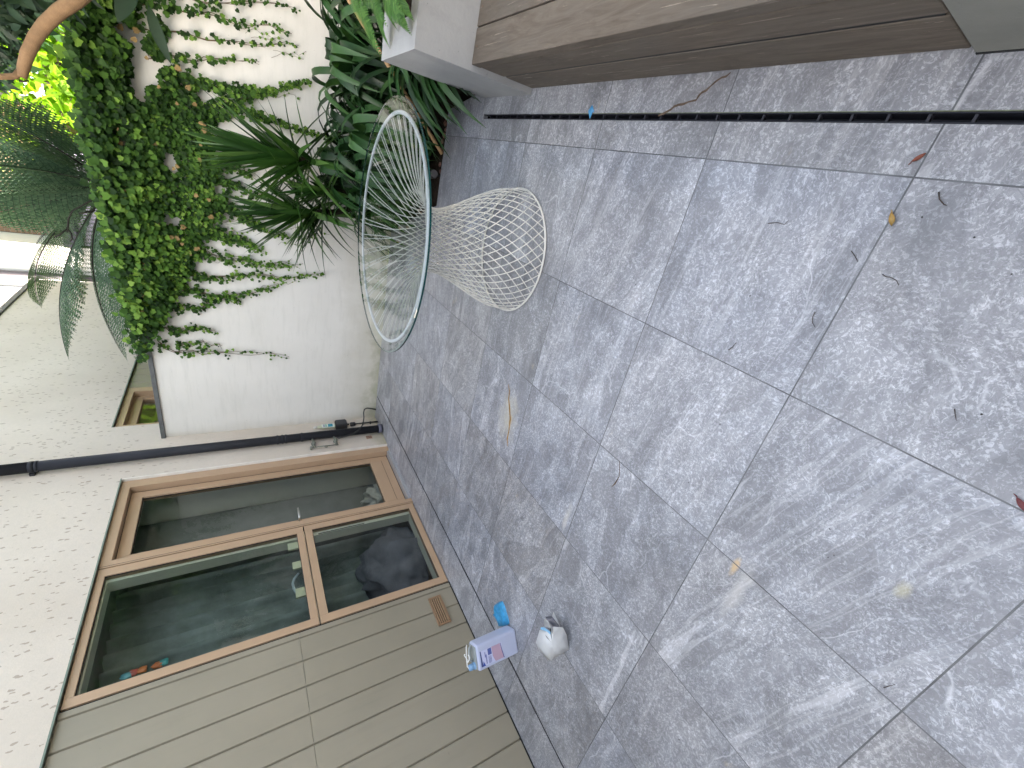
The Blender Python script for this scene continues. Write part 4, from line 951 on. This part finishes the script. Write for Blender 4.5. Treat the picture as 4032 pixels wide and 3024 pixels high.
dd.build('dead_stalk', M_RACH, TF)
# fern in the planter, hanging over the rim
random.seed(43); PF = thing('planter_fern', 'bright green ferns hanging over the rim of the concrete planter', 'fern', (0, 0, 0)); fm, rm = MB(), MB()
for (tx_, ty, tz), (bx_, by) in [((1514, 187, .640), (1470, -90)), ((1545, 155, .655), (1560, -90)), ((1575, 82, .66), (1590, -80)), ((1625, 95, .66), (1620, -90)), ((1490, 120, .68), (1450, -120)), ((1530, 60, .72), (1540, -120)), ((1600, 60, .70), (1570, -110)), ((1450, 60, .72), (1430, -140)), ((1500, 10, .80), (1500, -160)), ((1590, 10, .78), (1600, -150)), ((1635, 40, .68), (1650, -100))]:
    b0 = at_z(bx_, by, .66); tp = at_z(tx_-6, ty+42, tz-.01); md = (b0+tp)/2+Vector((0, 0, .16))
    frond(fm, rm, [b0, md, tp], 30, 1, .070, 5, droop=(0, 0, -.5), pinnate2=False, rr=.002)
fm.build('foliage', M_BFERN, PF); rm.build('stem', flat('fern_stem', (.10, .12, .03), .6), PF)
# ---- bamboo cane
c0, c1 = Vector((1.672, 3.535, .012)), at_y(1008+.4557*800, 0, 3.66); dv = c1-c0
cn = MB(); pts = []; rs = []
for i in range(31):
    t = i/30*1.25; pts.append(c0+dv*t); rs.append(.0125*(1.14 if i % 6 == 3 else 1))
tag(cn.tube(pts, rs, 10).build('bamboo_cane', M_CANE), 'long tan bamboo cane leaning across the strap-leaved plants in the bed', 'cane')
# ---- garden spotlight and pebbles at the bed edge
sp_ = thing('garden_spotlight', 'small black garden spotlight with a glass lens at the edge of the bed', 'spotlight', (1.47, 3.58, 0), R_(-70))
MB().tube([(0, .05, -.04), (0, .05, .05)], .006, 8).build('spike', M_BLACK, sp_)
MB().tube([(-.05, .05, .045), (.0, .045, .05), (.035, .04, .052), (.050, .04, .053)], [.018, .028, .032, .033], 16).build('housing', M_BLACK, sp_)
MB().tube([(.0505, .04, .053), (.056, .04, .053)], [.030, .028], 16).build('lens', flat('lens', (.16, .15, .15), .15, .6, .3), sp_)
random.seed(51)
PB = flat('red_pebble', (.20, .10, .075), .6, var=.35, sc=25)
for k, (x, y, s) in enumerate([(1.70, 3.575, .020), (1.80, 3.585, .016), (1.84, 3.57, .013), (1.88, 3.59, .017), (1.76, 3.61, .015), (1.92, 3.60, .012), (1.60, 3.60, .014), (1.55, 3.575, .012)]):
    o = lump('pebble', PB, (x, y, -.012+s*.4), (s*1.2, s, s*.75), k*1.7, .25, 1.5, 3); tag(o, ['largest reddish-brown pebble just right of the foot of the bamboo cane', 'reddish-brown pebble second in the row right of the cane foot', 'small reddish-brown pebble in the middle of the row right of the cane', 'reddish-brown pebble second from the planter end of the bed edge', 'reddish-brown pebble set back behind the row right of the cane', 'smallest reddish-brown pebble at the planter end of the bed edge', 'reddish-brown pebble left of the foot of the bamboo cane', 'small reddish-brown pebble between the spotlight and the cane foot'][k], 'pebble', 'pebbles along the bed edge')

# ---- loquat tree: branch across the top right corner and big leaves
random.seed(61); LQ = thing('loquat_tree', 'broad-leaved tree with a thick tan bent branch at the top right corner', 'tree', (0, 0, 0))
bp_ = [W(420, -100, 3.75), W(300, 0, 3.8), W(232, 46, 3.85), W(178, 96, 3.88), W(138, 150, 3.92), W(108, 212, 3.96), W(92, 268, 4.0), W(86, 304, 4.0)]
trk = [Vector((3.0, 3.6, -.05)), Vector((2.95, 3.65, 1.0)), Vector((2.72, 3.7, 1.7)), bp_[0]]
MB().tube(trk+bp_[1:], [.07, .06, .045, .036, .033, .032, .031, .030, .029, .026, .021], 12).build('trunk', M_BARK, LQ)
MB().tube([bp_[-2], W(60, 300, 4.0), W(0, 302, 4.0), W(-90, 300, 4.0)], [.018, .016, .015, .013], 8).build('branch', M_BARK, LQ)
lq = MB()
def bigleaf(mb, p, d, n, L, w_, bend=.25):
    d = Vector(d).normalized(); n = Vector(n); s = d.cross(n).normalized(); n = s.cross(d); pts = []; ws = []
    q = Vector(p)
    for i in range(9):
        t = i/8; pts.append(q.copy()); ws.append(w_*max(.03, math.sin(math.pi*t**.85)**.8)); q = q+d*L/8; d = (d-n*bend/8*1.0+Vector((0, 0, -.03))).normalized()
    mb.ribbon(pts, ws, s, .18)
# two large leaves seen against the wall
bigleaf(lq, W(585, 20, 4.1), W(650, 250, 4.1)-W(585, 20, 4.1), (-.2, -1, .2), (W(650, 250, 4.1)-W(585, 20, 4.1)).length, .034, .1)
bigleaf(lq, W(540, -60, 4.0), W(440, 70, 4.0)-W(540, -60, 4.0), (-.3, -1, .4), .24, .045, .2)
for k in range(1300):
    px, py = rnd(-320, 420), rnd(-380, 130); Y = rnd(3.9, 5.6)
    if py > 60 and px > 60 and px < 330: continue
    if px > 250 and py > -20: continue
    p = W(px, py, Y); bigleaf(lq, p, (rnd(-1, 1), rnd(-1, .4), rnd(-1.2, .3)), (rnd(-.5, .5), -1, rnd(0, 1)), rnd(.06, .12), rnd(.010, .020), rnd(0, .5))
for k in range(2400):
    px, py = rnd(-700, 330), rnd(-700, 140); Y = rnd(4.2, 6.2)
    if py > 150-.35*px: continue
    p = W(px, py, Y); bigleaf(lq, p, (rnd(-1, 1), rnd(-1, .4), rnd(-1.2, .3)), (rnd(-.5, .5), -1, rnd(0, 1)), rnd(.05, .10), rnd(.008, .016), rnd(0, .5))
for k in range(1500):
    px, py = rnd(-300, 125), rnd(-100, 350); Y = rnd(4.6, 6.0)
    if px > 95-.25*(py-80): continue
    p = W(px, py, Y); bigleaf(lq, p, (rnd(-1, 1), rnd(-1, .4), rnd(-1.2, .3)), (rnd(-.5, .5), -1, rnd(0, 1)), rnd(.05, .10), rnd(.008, .016), rnd(0, .5))
random.seed(64)
for k in range(1500):  # unseen crown leaves above the frame, added to shade the wall corner
    v = Vector((rnd(-1, 1), rnd(-1, 1), rnd(-1, 1)))
    if v.length > 1: continue
    p = Vector((3.0+v.x*1.0, 3.9+v.y*1.1, 3.3+v.z*.85)); bigleaf(lq, p, (rnd(-1, 1), rnd(-1, 1), rnd(-1, .2)), (rnd(-.5, .5), rnd(-1, 1), 1), rnd(.12, .22), rnd(.02, .035), rnd(0, .5))
lq.build('foliage', M_LOQ, LQ)

# ================================================================== beyond the garden wall
def leafcloud(mb, c, rad_, n, s0, s1, seed, hollow=.35, down=0):
    random.seed(seed); c = Vector(c)
    for k in range(n):
        while True:
            v = Vector((rnd(-1, 1), rnd(-1, 1), rnd(-1, 1)))
            if hollow < v.length < 1: break
        f_ = 1+.28*mnoise.noise(v*2.1+Vector((seed, 0, 0))); p = c+Vector((v.x*rad_[0], v.y*rad_[1], v.z*rad_[2]))*f_
        d = Vector((rnd(-1, 1), rnd(-1, 1), rnd(-1, 1)-down)).normalized(); n_2 = Vector((rnd(-1, 1), rnd(-1, 1), rnd(-.2, 1)))
        s = d.cross(n_2); s = s.normalized() if s.length > .05 else Vector((1, 0, 0)); L = rnd(s0, s1); w_ = L*rnd(.16, .3)
        mb.add([p, p+d*L*.45+s*w_, p+d*L, p+d*L*.45-s*w_], [(0, 1, 2, 3)])
def bush(name, label, cat, c, rad_, n, s0, s1, mat, seed, trunk=None, group=None, down=0.3):
    root = thing(name, label, cat, (c[0], c[1], 0), 0, group); m = MB(); leafcloud(m, (0, 0, c[2]), rad_, n, s0, s1, seed, down=down); m.build('crown', mat, root)
    t = MB(); random.seed(seed)
    for k in range(trunk or 4):
        a = rnd(0, 6.28); t.tube([(.1*math.cos(a), .1*math.sin(a), -.1), (rad_[0]*.25*math.cos(a), rad_[1]*.25*math.sin(a), c[2]*.6), (rad_[0]*.6*math.cos(a), rad_[1]*.6*math.sin(a), c[2]+rad_[2]*.5)], [.05, .035, .012], 6)
    t.build('trunk', M_TRUNK, root); return root
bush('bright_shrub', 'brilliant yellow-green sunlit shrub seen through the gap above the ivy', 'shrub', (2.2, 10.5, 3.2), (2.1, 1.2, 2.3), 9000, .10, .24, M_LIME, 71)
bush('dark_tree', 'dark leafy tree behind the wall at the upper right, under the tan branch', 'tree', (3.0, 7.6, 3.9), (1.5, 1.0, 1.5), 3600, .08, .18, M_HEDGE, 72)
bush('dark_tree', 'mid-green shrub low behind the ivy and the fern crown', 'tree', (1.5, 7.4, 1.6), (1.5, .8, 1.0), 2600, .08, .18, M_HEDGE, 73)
MB().box(7.8, 8.0, -8, 5.7, -.1, 3.4).build('added_backing_wall', M_COPE, label='unseen grey wall added behind the hedge to keep bright gaps out of window reflections', cat='wall')  # added out of view, closes bright gaps mirrored in the panes
hd_ = bush('hedge', 'unseen dense dark hedge added beyond the side wall to darken the window reflections', 'hedge', (7.0, -1.0, 1.8), (.8, 6.5, 1.8), 8000, .16, .34, M_HEDGE, 74)  # added planting out of view, gives the panes something dark to mirror
# added outside the picture: a wing that dims the near paving
rw = thing('added_rear_wing', 'unseen cream rendered wing added behind the viewer to dim the near paving', 'house wing', (0, -3.4, 0)); MB().box(-1.45, 3.6, -3, 0, -.1, 3.8).build('wall', M_RENDER, rw)
# neighbouring buildings
def brick_mat(name, a, b_, mortar, sc=4.0):
    t = NT(name); c = t.co((1, 1, 1)); s = t.n('SeparateXYZ'); t.l(c, s.inputs[0]); cmb = t.n('CombineXYZ'); t.l(s.outputs[0], cmb.inputs[0]); t.l(s.outputs[2], cmb.inputs[1])
    bk = t.n('TexBrick'); t.l(cmb.outputs[0], bk.inputs[0]); bk.inputs['Scale'].default_value = sc; bk.inputs['Color1'].default_value = (*a, 1); bk.inputs['Color2'].default_value = (*b_, 1); bk.inputs['Mortar'].default_value = (*mortar, 1); bk.inputs['Mortar Size'].default_value = .012
    t.set(t.mix(.25, bk.outputs[0], t.ramp(t.noise(c, 3, 5, .6), [(.3, tuple(v*.6 for v in a)), (.7, b_)])), .85, .2); t.bump(bk.outputs[1], .3, .01); return t.m
sh = thing('side_house', 'unseen black block added at the right to darken the window reflections', 'house', (6.8, 5.8, 0)); MB().box(0, 5, 0, 9, -.1, 5.6).build('wall', flat('reflection_black', (.022, .024, .022), .8, .1), sh)  # added out of view, black so the casement mirrors no bright specks
wh = thing('white_house', 'sunlit white house wall far behind the fern fronds', 'house', (0, 10.0, 0))
MB().box(-4.0, -.93, 0, 4.0, -.1, 7.0).build('wall', flat('sunlit_white_paint', (.72, .70, .66), .8, var=.05), wh)
f = MB(); frame(f, -2.9, -1.62, 0, 0, 0, 0, 0, 0, 0, 0) if False else None
wm = MB(); wm.box(-2.9, -1.66, -.05, -.002, 3.6, 3.75).box(-2.9, -1.66, -.05, -.002, 5.6, 5.75).box(-1.74, -1.66, -.05, -.002, 3.75, 5.6).box(-2.9, -2.8, -.05, -.002, 3.75, 5.6)
wo = wm.build('window', flat('grey_window_frame', (.22, .23, .25), .5), wh)
m = MB(); m.add([(-2.8, -.02, 3.75), (-1.74, -.02, 3.75), (-1.74, -.02, 5.6), (-2.8, -.02, 5.6)], [(0, 1, 2, 3)]); m.build('pane', flat('dim_brick_reflection_glass', (.16, .15, .14), .15, .8), wo)
MB().tube([(-1.44, -.06, 0), (-1.44, -.06, 7)], .055, 12).build('drainpipe', flat('brown_pipe', (.05, .042, .05), .6), wh)
bh = thing('brick_house', 'brown brick house behind the tree fern with a dark roof edge', 'house', (0, 10.6, 0))
MB().box(-.92, 1.05, 0, 3.5, -.1, 7.0).build('wall', brick_mat('brown_brick', (.20, .125, .075), (.29, .20, .13), (.30, .27, .22)), bh)
MB().box(-.90, .55, -.55, -.002, -.1, 3.60).build('porch', flat('pale_lilac_board', (.46, .42, .54), .7), bh)
MB().box(-.92, .70, -.72, -.002, 3.60, 3.78).build('porch_roof', flat('dark_roof_edge', (.045, .045, .06), .7, var=.3), bh)
ft = thing('far_wall', 'tall dark boundary wall far behind the trees', 'wall', (0, 16, 0))
MB().box(-12, 14, 0, .3, -.1, 5.0).build('wall', brick_mat('dark_brick', (.13, .085, .06), (.18, .12, .09), (.2, .18, .15)), ft)
